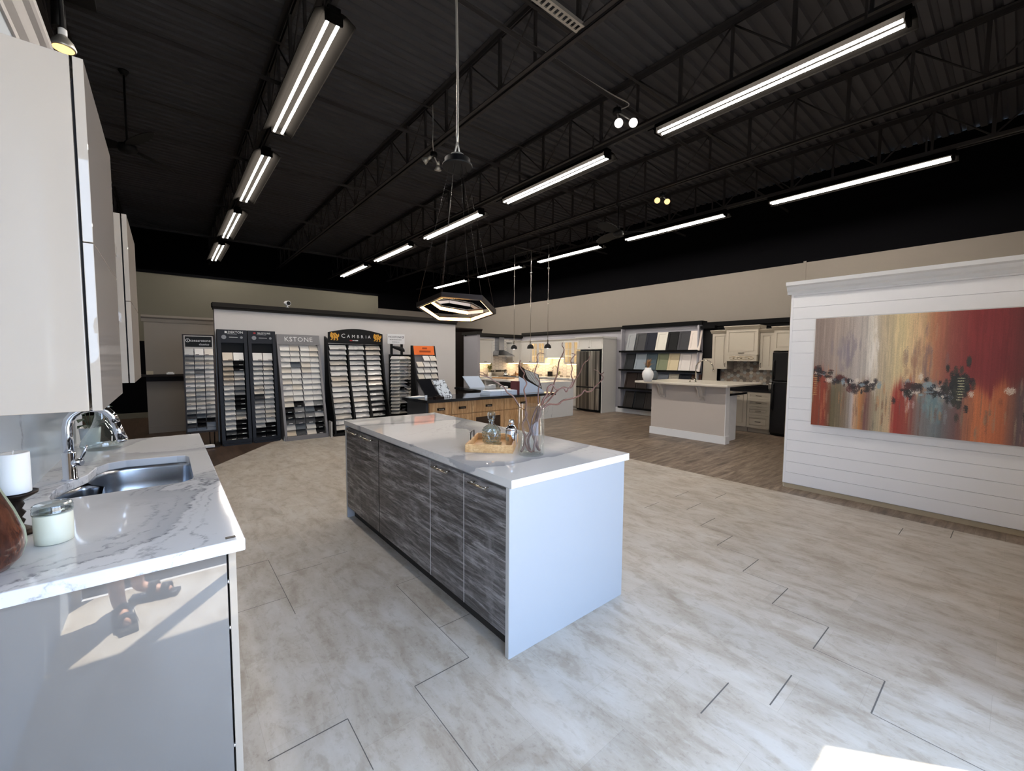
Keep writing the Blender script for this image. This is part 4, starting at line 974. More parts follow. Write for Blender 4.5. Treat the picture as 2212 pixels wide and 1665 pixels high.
b = MB(); b.box(2.95, 5.50, ZT, 3.03, 5.53, ZT+0.02); b.box(3.06, 5.47, ZT, 3.2, 5.55, ZT+0.025); b.box(3.10, 5.49, ZT+0.025, 3.15, 5.53, ZT+0.045); single('tape_dispenser', b, M['iron'], 'black desk dispenser in front of the black board', 'dispenser', base=(3.1, 5.5, ZT))
b = MB(); b.box(2.93, 5.57, ZT, 2.97, 5.575, ZT+0.045); single('sticky_note', b, M['paper'], 'small white card at the foot of the black board', 'card', base=(2.95, 5.57, ZT))
for i in range(3):
    b = MB(); b.M = Matrix.Translation((2.93, 5.80, ZT+0.004*i)) @ Matrix.Rotation(0.2*i-0.1, 4, 'Z'); b.box(-0.15, -0.06, 0, 0.13, 0.1, 0.0038); single('brochure', b, M['paper'], ['bottom white brochure of the fan at the left end of the desk', 'middle white brochure of the fan at the left end of the desk', 'top white brochure of the fan at the left end of the desk'][i], 'brochure', 'fanned brochures on the oak desk', base=(2.93, 5.8, ZT+0.004*i))
# big striped display card with triangular foot
t = thing('display_card', 'tall card with black and white slanted stripes standing on the oak desk', 'display', (4.95, 5.5, ZT))
P = lambda x, y, Y=5.45: atY(x, y, Y)
a0, a1, a2, a3 = P(1122, 785), P(1172, 855, 5.46), P(1122, 857), P(1133, 804)
zb = ZT+0.002
b = MB(); b.prism([(a2.x, 5.46, zb), (5.27, 5.46, zb), (5.20, 5.46, zb+0.05), (a2.x, 5.46, 1.22)], (0, 0.012, 0)); part('blue_card', b, M['bluepaper'], t)
b = MB(); top0 = Vector((a2.x+0.005, 5.475, 1.42)); b.prism([top0, (4.80, 5.475, 1.345), (5.13, 5.475, 1.25), (5.22, 5.475, 0.98), (a2.x+0.005, 5.475, 1.20)], (0, 0.012, 0)); cd_ = part('dark_backing', b, M['espresso'], t)
for i in range(11):
    f = i/11; x = 4.80 + 0.32*f; z1 = 1.335 - 0.085*f; z0 = 1.185 - 0.17*f
    b = MB(); b.prism([(x, 5.473, z1), (x+0.013, 5.473, z1-0.003), (x+0.013+0.085, 5.473, z0-0.02), (x+0.085, 5.473, z0-0.017)], (0, 0.002, 0)); part('white_stripe', b, M['white_print'], cd_)
b = MB(); b.box(4.59, 5.44, ZT, 4.66, 5.60, ZT+0.21); single('book', b, M['maroon'], 'upright maroon book beside the striped card on the desk', 'book', base=(4.62, 5.5, ZT))
for i in range(2):
    b = MB(); b.mi = 0; b.box(4.00+0.02*i, 5.40, ZT+0.034*i, 4.57, 5.68, ZT+0.033*(i+1)); b.mi = 1; b.box(4.22, 5.398, ZT+0.034*i+0.006, 4.225, 5.40, ZT+0.033*(i+1)-0.004); b.box(4.26, 5.398, ZT+0.034*i+0.012, 4.45, 5.3995, ZT+0.034*i+0.017)
    single('binder', b, [M['bluepaper'], M['grey_print']], ['lower white binder of the pair lying on the oak desk', 'upper white binder of the pair lying on the oak desk'][i], 'binder', 'white binders on the oak desk', base=(4.3, 5.5, ZT+0.034*i))
board('white_folder', (4.72, 7.05, ZT), (5.05, 6.96, ZT), 0.26, 0.45, M['bluepaper'], 'pale ribbed folder propped up on the dark return worktop', off=-0.10)
b = MB(); b.box(4.95, 6.72, ZT, 5.12, 6.85, ZT+0.045); b.box(5.0, 6.70, ZT+0.045, 5.10, 6.80, ZT+0.07); single('desk_telephone', b, M['paper'], 'white desk telephone beside the ribbed folder', 'telephone', base=(5.03, 6.78, ZT))
b = MB(); b.box(5.06, 6.42, ZT, 5.20, 6.50, ZT+0.05, 0.01); single('tape_box', b, M['paper'], 'small white box on the dark return worktop', 'box', base=(5.13, 6.46, ZT))

# ================================================================== WHITE KITCHEN
def knob(par, p, axis):
    b = MB(); p = Vector(p); d = Vector(axis); b.cyl(p, p + d*0.022, 0.010, 10, 0.013); part('knob', b, M['iron'], par)
def shaker(par, name, fx, c0, c1, z0, z1, mat, pane=None, knob_at=None, rail=0.06, raised=False, mullions=False):
    """framed door. fx: ('X', x) faces -X spanning y c0..c1, or ('Y', y) faces -Y spanning x c0..c1"""
    ax, v = fx
    def bx(b, u0, d0, w0, u1, d1, w1):
        if ax == 'X': b.box(v-d1, u0, w0, v-d0, u1, w1)
        else: b.box(u0, v-d1, w0, u1, v-d0, w1)
    lo, hi = min(c0, c1)+0.002, max(c0, c1)-0.002
    b = MB(); z0 += 0.002; z1 -= 0.002
    bx(b, lo, 0, z0, lo+rail, 0.02, z1); bx(b, hi-rail, 0, z0, hi, 0.02, z1); bx(b, lo+rail, 0, z0, hi-rail, 0.02, z0+rail); bx(b, lo+rail, 0, z1-rail, hi-rail, 0.02, z1)
    if not pane: bx(b, lo+rail, 0, z0+rail, hi-rail, 0.008, z1-rail)
    if raised: bx(b, lo+rail+0.025, 0.008, z0+rail+0.025, hi-rail-0.025, 0.018, z1-rail-0.025)
    if mullions:
        m = (lo+hi)/2; bx(b, m-0.008, 0.004, z0+rail, m+0.008, 0.018, z1-rail)
        for i in (1, 2): zz = z0+rail + (z1-z0-2*rail)*i/3; bx(b, lo+rail, 0.004, zz-0.008, hi-rail, 0.018, zz+0.008)
    d = part(name, b, mat, par)
    if pane:
        b = MB(); bx(b, lo+rail, 0.003, z0+rail, hi-rail, 0.006, z1-rail); part('pane', b, pane, d)
    if knob_at:
        u, w = knob_at
        p = (v-0.02, u, w) if ax == 'X' else (u, v-0.02, w)
        knob(d, p, (-1, 0, 0) if ax == 'X' else (0, -1, 0))
    return d
def crown(par, fx, c0, c1, z, mat, depth, proj=0.05, h=0.06):
    ax, v = fx; lo, hi = min(c0, c1), max(c0, c1); b = MB()
    n = [(0, z), (proj*0.3, z+h*0.25), (proj*0.6, z+h*0.55), (proj, z+h*0.8), (proj, z+h), (-depth, z+h), (-depth, z)]
    if ax == 'X': b.prism([(v-d, lo-proj*0.5, zz) for d, zz in n], (0, hi-lo+proj, 0))
    else: b.prism([(lo-proj*0.5, v-d, zz) for d, zz in n], (hi-lo+proj, 0, 0))
    return part('crown_moulding', b, mat, par)
def picket(b, ax, v, c0, c1, z0, z1, w, h, mi=0):
    """elongated hexagon tiles laid horizontally, each a raised plate"""
    g = 0.006; row = 0; z = z0
    while z < z1:
        u = c0 - (w*0.86 if row % 2 else 0)
        while u < c1:
            pts = [(u+g, z+h/2), (u+w*0.14, z+h-g/2), (u+w*0.86, z+h-g/2), (u+w-g, z+h/2), (u+w*0.86, z+g/2), (u+w*0.14, z+g/2)]
            pts = [(min(max(p, c0), c1), min(max(q, z0), z1)) for p, q in pts]
            if max(p for p, q in pts) - min(p for p, q in pts) > 0.02 and max(q for p, q in pts) - min(q for p, q in pts) > 0.01:
                b.mi = mi; b.poly([(v, p, q) if ax == 'X' else (p, v, q) for p, q in pts])
            u += w*1.72
        z += h*0.5; row += 1
b = MB(); b.mi = 1; b.box(7.88, YK-0.008, ZT, XK, YK-0.001, 2.2); b.mi = 0; picket(b, 'Y', YK-0.010, 7.88, 10.09, ZT, 2.2, 0.19, 0.10)
single('tiled_backsplash', b, [M['tile_white'], M['grout']], 'white picket tile backsplash behind the steel range', 'backsplash', base=(9, YK-0.006, ZT))
b = MB(); b.mi = 1; b.box(XK-0.008, 8.44, ZT, XK-0.001, YK-0.012, 2.0); b.mi = 0; picket(b, 'X', XK-0.010, 8.44, YK-0.014, ZT, 2.0, 0.19, 0.10)
single('tiled_backsplash', b, [M['tile_white'], M['grout']], 'white picket tile backsplash along the run towards the steel fridge', 'backsplash', base=(XK-0.006, 10, ZT))
UF = ('Y', 11.372)
t = thing('wall_cabinet', 'white wall cabinet with crown left of the range hood', 'cabinet', (8.2, 11.5, 1.36), 'white kitchen wall cabinets')
b = MB(); b.box(7.885, 11.374, 1.36, 8.53, YK-0.012, 2.12); part('carcass', b, M['white_cab'], t); shaker(t, 'door', UF, 7.885, 8.53, 1.362, 2.115, M['white_cab'], knob_at=None); crown(t, ('Y', 11.37), 7.885, 8.53, 2.115, M['white_cab'], 0.3)
b = MB(); b.box(8.17, 11.335, 1.405, 8.26, 11.352, 1.42); part('cup_pull', b, M['iron'], t)
b = MB(); b.box(7.92, 11.45, 1.345, 8.50, 11.62, 1.3595); part('light_strip', b, M['undercab'], t)
t = thing('wall_cabinet', 'white wall cabinet in the corner right of the range hood', 'cabinet', (9.6, 11.5, 1.36), 'white kitchen wall cabinets')
b = MB(); b.box(9.39, 11.374, 1.36, 9.77, YK-0.012, 2.09); part('carcass', b, M['white_cab'], t); shaker(t, 'door', UF, 9.39, 9.77, 1.362, 2.085, M['white_cab'], knob_at=(9.42, 1.42)); crown(t, ('Y', 11.37), 9.39, 9.77, 2.085, M['white_cab'], 0.3)
b = MB(); b.box(9.42, 11.45, 1.345, 9.75, 11.62, 1.3595); part('light_strip', b, M['undercab'], t)
RF = ('X', 9.772)
def rcab(y0, y1, z0, label, doors, lit=False, strip=True, zt=2.09):
    t = thing('wall_cabinet', label, 'cabinet', (9.93, (y0+y1)/2, z0), 'white kitchen wall cabinets')
    b = MB()
    if lit:
        b.box(9.774, y0+0.001, z0, XK-0.011, y0+0.02, zt); b.box(9.774, y1-0.02, z0, XK-0.011, y1-0.001, zt); b.box(9.774, y0+0.02, z0, XK-0.011, y1-0.02, z0+0.02); b.box(9.774, y0+0.02, zt-0.02, XK-0.011, y1-0.02, zt); b.box(XK-0.02, y0+0.02, z0+0.02, XK-0.011, y1-0.02, zt-0.02)
    else: b.box(9.774, y0+0.001, z0, XK-0.011, y1-0.001, zt)
    part('carcass', b, M['glass_lit'] if lit else M['white_cab'], t)
    n = len(doors)
    for i in range(n):
        a = y1 - (y1-y0)*i/n; c = y1 - (y1-y0)*(i+1)/n
        shaker(t, 'glazed_door' if lit else 'door', RF, a, c, z0, zt, M['white_cab'], pane=M['pane'] if lit else None, knob_at=(c+0.03 if i % 2 == 0 else a-0.03, z0+0.06), mullions=lit, rail=0.05)
    crown(t, ('X', 9.772), y0, y1, zt, M['white_cab'], 0.3)
    if lit:
        for z in (z0+0.26, z0+0.48):
            b = MB(); b.box(9.80, y0+0.02, z, XK-0.02, y1-0.02, z+0.006); part('glass_shelf', b, M['pane'], t)
        for z in (zt-0.024, z0+0.255):
            b = MB(); b.box(9.81, y0+0.03, z-0.004, 9.83, y1-0.03, z); part('light_strip', b, M['undercab'], t)
    if strip:
        b = MB(); b.box(9.86, y0+0.04, z0-0.014, 10.02, y1-0.04, z0-0.0005); part('light_strip', b, M['undercab'], t)
    return t
rcab(10.81, 11.37, 1.36, 'white panelled corner wall cabinet left of the first lit glass doors', [1])
rcab(10.11, 10.80, 1.36, 'white wall cabinet with lit glass doors near the corner', [1, 1], True)
rcab(9.26, 10.10, 1.55, 'shorter white wall cabinet with a bar handle between the lit glass doors', [1])
rcab(8.48, 9.25, 1.36, 'white wall cabinet with lit glass doors beside the steel fridge', [1, 1], True)
for y, z in ((10.3, 1.63), (8.95, 1.63), (9.05, 1.63), (10.5, 1.85)):
    b = MB(); b.lathe((9.93, y, z), [(0.018, 0), (0.03, 0.01), (0.055, 0.05), (0.05, 0.05), (0.02, 0.012)], 16); single('bowl', b, M['ceramic'], {10.3: 'small bowl on the lower glass shelf of the corner glazed cabinet', 8.95: 'small bowl on the glass shelf of the glazed cabinet by the fridge', 9.05: 'second bowl on the glass shelf of the glazed cabinet by the fridge', 10.5: 'bowl on the upper glass shelf of the corner glazed cabinet'}[y], 'bowl', base=(9.93, y, z-0.004 if z > 1.8 else z))
# hood
t = thing('range_hood', 'stainless chimney range hood above the range', 'range hood', (9.0, 11.45, 1.6))
b = MB(); x0, x1, y0, y1 = 8.64, 9.36, 11.20, YK-0.012
b.loft([[(x0, y0, 1.595), (x1, y0, 1.595), (x1, y1, 1.595), (x0, y1, 1.595)], [(x0, y0, 1.625), (x1, y0, 1.625), (x1, y1, 1.625), (x0, y1, 1.625)], [(8.86, 11.44, 1.81), (9.08, 11.44, 1.81), (9.08, y1, 1.81), (8.86, y1, 1.81)]], smooth=False); part('canopy', b, M['steel'], t)
b = MB(); b.box(8.86, 11.44, 1.81, 9.08, y1, 2.25); part('chimney', b, M['steel'], t)
# base cabinets + worktops
def base_unit(fx, c0, c1, back, label, mat, n=1, top=0.885, drawers=None, raised=False, group='white kitchen base cabinets', pull=None):
    ax, v = fx; lo, hi = min(c0, c1), max(c0, c1)
    t = thing('base_cabinet', label, 'cabinet', ((v+0.3, (lo+hi)/2, 0) if ax == 'X' else ((lo+hi)/2, v+0.3, 0)), group)
    b = MB(); bb = (v+0.002, lo+0.001, 0.1, back, hi-0.001, top) if ax == 'X' else (lo+0.001, v+0.002, 0.1, hi-0.001, back, top); b.box(*bb); part('carcass', b, mat, t)
    b = MB(); bb = (v+0.06, lo+0.002, 0, back-0.02, hi-0.002, 0.1) if ax == 'X' else (lo+0.002, v+0.06, 0, hi-0.002, back-0.02, 0.1); b.box(*bb); part('toe_kick', b, mat, t)
    zs = drawers or [(0.105, top-0.005)]
    for z0, z1 in zs:
        for i in range(n):
            a = lo + (hi-lo)*i/n; c = lo + (hi-lo)*(i+1)/n
            d = shaker(t, 'drawer' if drawers else 'door', fx, a, c, z0, z1, mat, raised=raised, rail=0.045 if drawers else 0.06, knob_at=None if pull else ((a+c)/2, z1-0.05))
            if pull:
                m = (a+c)/2; z = (z0+z1)/2 if drawers else z1-0.1
                b = MB(); b.tube([(v-0.02, m-0.05, z), (v-0.045, m-0.045, z), (v-0.05, m, z), (v-0.045, m+0.045, z), (v-0.02, m+0.05, z)], 0.005, 6); part('handle', b, M['iron'], d)
    return t
base_unit(('Y', 11.10), 7.77, 8.555, YK-0.012, 'white base cabinets left of the range', M['white_cab'], 2)
base_unit(('Y', 11.10), 9.325, 9.50, YK-0.012, 'narrow white base cabinet right of the range', M['white_cab'])
for i, (a, c, l) in enumerate(((10.25, 11.09, 'white base cabinet in the corner under the worktop'), (9.35, 10.24, 'white sink base cabinet facing the marble island'), (8.44, 9.34, 'white base cabinet next to the steel fridge'))): base_unit(('X', 9.50), a, c, XK-0.011, l, M['white_cab'], 2)
b = MB(); b.box(7.765, 11.07, ZT-0.04, 8.555, YK-0.012, ZT); single('worktop', b, M['quartz_c'], 'pale worktop left of the range', 'countertop', base=(8.2, 11.4, ZT-0.04))
b = MB(); b.box(9.325, 11.07, ZT-0.04, XK-0.011, YK-0.012, ZT); b.box(9.47, 8.44, ZT-0.04, XK-0.011, 11.07, ZT); single('worktop', b, M['quartz_c'], 'pale L-shaped worktop from the range to the fridge', 'countertop', base=(9.8, 10, ZT-0.04))
# range
t = thing('range', 'steel range with black cooktop and raised control panel', 'stove', (8.94, 11.4, 0))
b = MB(); b.box(8.565, 11.075, 0.03, 9.315, YK-0.012, ZT-0.004); part('body', b, M['steel'], t)
b = MB(); b.box(8.565, 11.07, ZT-0.004, 9.315, 11.60, ZT+0.006); part('cooktop', b, M['granite'], t)
b = MB(); b.box(8.565, 11.60, ZT-0.004, 9.315, YK-0.012, 1.145, 0.008); cp = part('control_panel', b, M['steel'], t)
b = MB(); b.box(8.83, 11.594, 1.06, 9.08, 11.60, 1.12); part('display', b, M['black'], cp)
for x in (8.65, 8.74, 9.13, 9.20, 9.27):
    b = MB(); b.cyl((x, 11.60, 1.09), (x, 11.57, 1.088), 0.022, 14); part('knob', b, M['black'], cp)
b = MB(); b.box(8.60, 11.055, 0.2, 9.28, 11.075, 0.75); d = part('oven_door', b, M['granite'], t)
b = MB(); b.cyl((8.63, 11.03, 0.78), (9.25, 11.03, 0.78), 0.012, 8); part('handle', b, M['steel'], d)
kc = Vector((9.0, 11.25, ZT+0.006)); t = thing('kettle', 'shiny steel kettle on the range', 'kettle', kc)
b = MB(); b.lathe(kc, [(0.08, 0), (0.088, 0.01), (0.082, 0.06), (0.055, 0.105), (0.03, 0.118), (0.012, 0.13)], 24); b.cyl(kc + Vector((-0.06, -0.02, 0.06)), kc + Vector((-0.12, -0.04, 0.11)), 0.018, 10, 0.011); part('body', b, M['chrome'], t)
b = MB(); b.tube([kc + Vector((-0.06, 0, 0.10)), kc + Vector((-0.05, 0, 0.19)), kc + Vector((0.0, 0, 0.21)), kc + Vector((0.05, 0, 0.19)), kc + Vector((0.06, 0, 0.10))], 0.008, 8); part('handle', b, M['iron'], t)
def plant(c, label, mat, n, spread, h, pot, seed, name='potted_plant', leaf=0.02, twig=False):
    c = Vector(c); t = thing(name, label, 'plant', c); rr = random.Random(seed)
    b = MB(); b.lathe(c, pot, 18); part('pot', b, M['ceramic'], t); z0 = pot[-1][1]
    b = MB()
    for i in range(n):
        a = rr.uniform(0, 2*PI); s = spread*rr.uniform(0.3, 1.0); hh = h*rr.uniform(0.55, 1.0)
        p0 = c + Vector((0, 0, z0*0.9)); p1 = p0 + Vector((math.cos(a)*s*0.4, math.sin(a)*s*0.4, hh*0.6)); p2 = p0 + Vector((math.cos(a)*s, math.sin(a)*s, hh))
        b.tube([p0, p1, p2], 0.0035 if twig else 0.002, 5, 0.0015)
        if twig:
            for k in range(3):
                q = p1.lerp(p2, rr.uniform(0, 0.9)); b.tube([q, q + Vector((rr.uniform(-.09, .09), rr.uniform(-.09, .09), rr.uniform(.03, .12)))], 0.0025, 4, 0.001)
        else:
            for k in range(3):
                q = p1.lerp(p2, k/2); d = Vector((math.cos(a+k*2), math.sin(a+k*2), rr.uniform(0, .6)))*leaf*1.6; sd_ = Vector((-d.y, d.x, 0))*0.35
                b.quad(q, q+d*0.5+sd_, q+d, q+d*0.5-sd_)
    part('stems' if twig else 'foliage', b, mat, t); return t
plant((8.47, 11.45, ZT), 'yellow green plant in a white pot left of the range', M['plant2'], 26, 0.11, 0.30, [(0.045, 0), (0.055, 0.01), (0.06, 0.10), (0.05, 0.12)], 4, leaf=0.05)
plant((8.05, 9.0, ZT), 'bare twig arrangement in a bowl on the marble island', M['twig'], 26, 0.42, 0.42, [(0.05, 0), (0.10, 0.02), (0.12, 0.06), (0.10, 0.07)], 5, 'twig_arrangement', twig=True)
plant((9.85, 9.55, ZT), 'small yellow green sprig by the kitchen faucet', M['plant2'], 10, 0.08, 0.15, [(0.03, 0), (0.035, 0.05)], 8, leaf=0.04)
b = MB(); b.M = Matrix.Translation((9.3, 11.2, ZT)); b.box(0.04, -0.1, 0, 0.42, 0.18, 0.018); single('cutting_board', b, M['oak'], 'wooden board lying right of the range', 'board', base=(9.5, 11.2, ZT))
b = MB(); b.lathe((9.45, 11.25, ZT+0.018), [(0.03, 0), (0.034, 0.01), (0.03, 0.08), (0.014, 0.10), (0.012, 0.13)], 14); single('bottle', b, M['straw'], 'small amber bottle on the wooden board right of the range', 'bottle', base=(9.45, 11.25, ZT+0.018))
b = MB(); b.lathe((9.6, 11.3, ZT+0.018), [(0.03, 0), (0.05, 0.02), (0.055, 0.06)], 14); b.tube([(9.6, 11.3, ZT+0.05), (9.63, 11.3, ZT+0.16)], 0.006, 6); single('mortar', b, M['oak'], 'wooden mortar and pestle on the board right of the range', 'mortar', base=(9.6, 11.3, ZT+0.018))
b = MB(); b.box(9.90, 10.0, ZT, 10.02, 10.12, ZT+0.17); single('coffee_machine', b, M['black'], 'small black appliance on the worktop behind the twig arrangement', 'appliance', base=(9.96, 10.06, ZT))
def gooseneck(c, label, h=0.36, reach=-0.2, mat='nickel', ax=0):
    c = Vector(c); t = thing('gooseneck_faucet', label, 'faucet', c)
    b = MB(); b.lathe(c, [(0.027, 0), (0.027, 0.008), (0.018, 0.015), (0.016, 0.06)], 16); v = Vector((1, 0, 0)) if ax == 0 else Vector((0, 1, 0))
    pts = [c + Vector((0, 0, 0.05)), c + Vector((0, 0, h*0.66))]
    for i in range(1, 10): a = PI*i/9; pts.append(c + v*(reach/2*(1-math.cos(a))) + Vector((0, 0, h*0.66 + abs(reach)*0.5*math.sin(a))))
    b.tube(pts, 0.012, 10); part('spout', b, M[mat], t)
    b = MB(); e = pts[-1]; b.cyl(e, e + Vector((0, 0, -0.06)), 0.014, 10, 0.017); part('spray_head', b, M[mat], t)
    b = MB(); b.tube([c + Vector((0, 0.02, 0.05)), c + Vector((0, 0.06, 0.07)), c + Vector((0, 0.075, 0.10))], 0.006, 6); part('lever', b, M[mat], t)
gooseneck((9.95, 9.72, ZT), 'gooseneck faucet in front of the picket tiles in the white kitchen', 0.40)
# fridge + surround
t = thing('refrigerator', 'stainless french door refrigerator with bottom freezer', 'fridge', (9.7, 7.95, 0))
b = MB(); b.box(9.44, 7.535, 0.02, 10.08, 8.39, 1.76); part('body', b, M['black'], t)
for a, c, z0, z1, nm in ((7.54, 7.955, 0.72, 1.755, 'door'), (7.97, 8.385, 0.72, 1.755, 'door'), (7.54, 8.385, 0.07, 0.695, 'freezer_drawer')):
    b = MB(); b.box(9.385, a, z0, 9.438, c, z1, 0.012); d = part(nm, b, M['dark_steel'], t)
for y in (7.94, 7.985):
    b = MB(); b.box(9.372, y-0.006, 0.75, 9.384, y+0.006, 1.73); part('handle', b, M['black'], t)
b = MB(); b.box(9.375, 7.56, 0.698, 9.40, 8.37, 0.716); part('handle', b, M['black'], t)
t = thing('fridge_surround', 'tall white panel and bridge cabinet around the steel fridge', 'cabinet', (9.8, 7.95, 0))
b = MB(); b.box(9.45, 7.465, 0, XK-0.016, 7.495, 2.10); part('side_panel', b, M['white_cab'], t)
b = MB(); b.box(9.60, 8.405, 0, XK-0.016, 8.43, 2.10); part('side_panel', b, M['white_cab'], t)
b = MB(); b.box(9.47, 7.50, 1.80, XK-0.016, 8.40, 2.10); part('bridge_cabinet', b, M['white_cab'], t)
for a, c in ((7.50, 7.95), (7.95, 8.40)): shaker(t, 'door', ('X', 9.468), a, c, 1.81, 2.095, M['white_cab'], rail=0.05)
knob(t, (9.448, 7.95, 1.86), (-1, 0, 0)); crown(t, ('X', 9.45), 7.465, 8.43, 2.10, M['white_cab'], 0.6)
# marble island
MX0, MX1, MY0, MY1 = 7.20, 8.43, 7.62, 10.35
t = thing('marble_island', 'white marble waterfall island below the three pendants, open shelves on its side', 'kitchen island', (7.8, 9, 0))
b = MB(); b.box(MX0, MY0, ZT-0.045, MX1, MY1, ZT); b.box(MX0, MY0, 0, MX1, MY0+0.04, ZT-0.045); part('waterfall_top', b, M['quartz_c'], t)
b = MB(); b.box(MX0+0.35, MY0+0.042, 0.1, MX1-0.02, MY1, ZT-0.046)
for y in (MY0+0.042, 8.50, 9.30, 9.98, MY1-0.04): b.box(MX0+0.02, y, 0.1, MX0+0.35, y+0.04, ZT-0.046)
b.box(MX0+0.02, MY0+0.08, 0.1, MX0+0.35, MY1-0.04, 0.14); b.box(MX0+0.02, MY0+0.08, 0.48, MX0+0.35, MY1-0.04, 0.51); b.box(MX0+0.06, MY0+0.05, 0, MX1-0.06, MY1-0.02, 0.1); part('shelf_cabinet', b, M['white_cab'], t)
t = thing('microwave_drawer', 'black microwave drawer in the side of the marble island', 'microwave', (7.4, 8.9, 0.51))
b = MB(); b.box(MX0+0.01, 8.545, 0.515, MX0+0.34, 9.295, 0.875); part('body', b, M['black'], t)
b = MB(); b.box(MX0-0.002, 8.56, 0.53, MX0+0.009, 9.28, 0.80); part('front', b, M['granite'], t)
b = MB(); b.box(7.75, 8.15, ZT, 8.1, 8.45, ZT+0.012); b.box(7.8, 8.2, ZT+0.012, 8.05, 8.4, ZT+0.02); single('serving_plate', b, M['ceramic'], 'flat white plate on the marble island near the fridge', 'plate', base=(7.9, 8.3, ZT))
b = MB(); b.box(7.62, 9.55, ZT, 7.98, 10.2, ZT+0.03); single('wooden_tray', b, M['oak'], 'low wooden tray at the far end of the marble island', 'tray', base=(7.8, 9.9, ZT))
# pendants over it
def pendant(y, first=None, label=None, lit=True):
    c = Vector((7.8, y, 1.80)); t = thing('pendant_lamp', label, 'pendant lamp', c, 'black dome pendants over the marble island')
    b = MB(); b.lathe(c, [(0.092, 0), (0.094, 0.01), (0.086, 0.06), (0.062, 0.098), (0.035, 0.115), (0.026, 0.12), (0.02, 0.12), (0.03, 0.112), (0.058, 0.095), (0.082, 0.058), (0.089, 0.004)], 24, caps=False); part('shade', b, M['black'], t)
    b = MB(); b.lathe(c + Vector((0, 0, 0.12)), [(0.026, 0), (0.02, 0.012), (0.02, 0.075), (0.026, 0.08), (0.012, 0.09), (0.012, 0.11)], 14); part('socket', b, M['nickel'], t)
    b = MB(); b.tube([c + Vector((0, 0, 0.22)), c + Vector((0, 0, 2.08))], 0.006, 6); b.lathe(c + Vector((0, 0, 2.05)), [(0.015, 0), (0.03, 0.01), (0.03, 0.03), (0.012, 0.05)], 10); part('chain', b, M['nickel'], t)
    b = MB(); b.tube([c + Vector((0, 0, 2.10)), c + Vector((0, 0, 2.68))], 0.008, 6); part('conduit', b, M['galv'], t)
    b = MB(); b.sphere(c + Vector((0, 0, 0.035)), 0.042, 14); part('bulb', b, M['bulb_white'] if lit else M['diffuser'], t)
for y, l, lit in ((9.37, 'leftmost black dome pendant over the marble island', True), (8.66, 'middle black dome pendant over the marble island', False), (7.98, 'black dome pendant nearest the steel fridge', True)): pendant(y, None, l, lit)
b = MB(); b.box(7.78, 7.9, 4.48, 7.82, 9.6, 4.52); b.box(7.1, 8.56, 4.44, 8.32, 8.60, 4.475)
for y in (7.95, 9.5): b.box(7.795, y, 4.5, 7.805, y+0.02, 4.72)
single('strut_channel', b, M['steel_black'], 'dark metal channel frame the three pendants hang from', 'channel', base=(7.8, 8.7, 4.5))
# dark tall cabinet behind
t = thing('pantry_cabinet', 'dark brown tall cabinet with crown behind the white kitchen', 'cabinet', (7.3, 12.6, 0))
b = MB(); b.box(6.3, 12.3, 0, 8.62, 12.9, 2.42); part('body', b, M['espresso'], t)
b = MB(); b.prism([(6.3, 12.3, 2.42), (6.3, 12.2, 2.52), (6.3, 12.2, 2.56), (6.3, 12.9, 2.56), (6.3, 12.9, 2.42)], (2.4, 0, 0)); part('crown_moulding', b, M['espresso'], t)
t = thing('built_in_fridge', 'dark steel built-in fridge set in the brown tall cabinet', 'fridge', (6.95, 12.28, 0.05))
b = MB(); b.box(6.55, 12.24, 0.05, 7.35, 12.298, 1.55); part('body', b, M['dark_steel'], t)
b = MB(); b.box(6.55, 12.24, 1.56, 7.35, 12.298, 1.72); part('top_vent', b, M['black'], t)

# ================================================================== DOOR SAMPLE WALL
b = MB(); b.box(XK-0.20, 4.96, 0.14, XK-0.001, 4.99, 2.36); b.box(XK-0.20, 7.17, 0.14, XK-0.041, 7.20, 2.36); b.box(XK-0.03, 4.99, 0.16, XK-0.001, 7.17, 2.37)
t = thing('sample_shelving', 'grey wall unit with four black ledges of cabinet door samples', 'shelving', (10.0, 6.1, 0)); part('back_panel', b, M['kit_grey'], t)
SH = [1.715, 1.205, 0.695, 0.155]
for z in SH:
    b = MB(); b.box(XK-0.26, 4.95, z, XK-0.031, 7.21, z+0.035); b.box(XK-0.262, 4.95, z+0.03, XK-0.25, 7.21, z+0.05); part('ledge', b, M['black_cap'], t)
DOORS = [
 [((165,250),(148,150,152),'pale grey'),((262,370),(84,84,86),'mid grey'),((372,488),(42,46,62),'navy'),((490,605),(206,202,190),'off-white'),((610,730),(22,22,24),'black'),((735,858),(76,76,80),'dark grey'),((862,990),(214,204,194),'ivory')],
 [((148,248),(54,58,62),'charcoal'),((258,380),(136,146,154),'blue grey'),((385,500),(84,102,112),'slate blue'),((505,625),(130,136,108),'sage green'),((628,748),(194,180,148),'cream'),((755,880),(206,200,194),'white'),((885,998),(204,196,190),'warm white')],
 [((155,280),(56,38,32),'walnut'),((285,400),(52,40,36),'dark brown'),((500,630),(122,128,138),'blue grey'),((635,745),(178,172,156),'linen'),((755,880),(44,46,60),'navy'),((890,1000),(92,58,42),'chestnut')],
 [((145,250),(54,48,46),'taupe brown'),((262,375),(24,24,28),'black'),((380,458),(46,40,38),'dark brown')]]
ROWN = ['top', 'second', 'third', 'bottom']
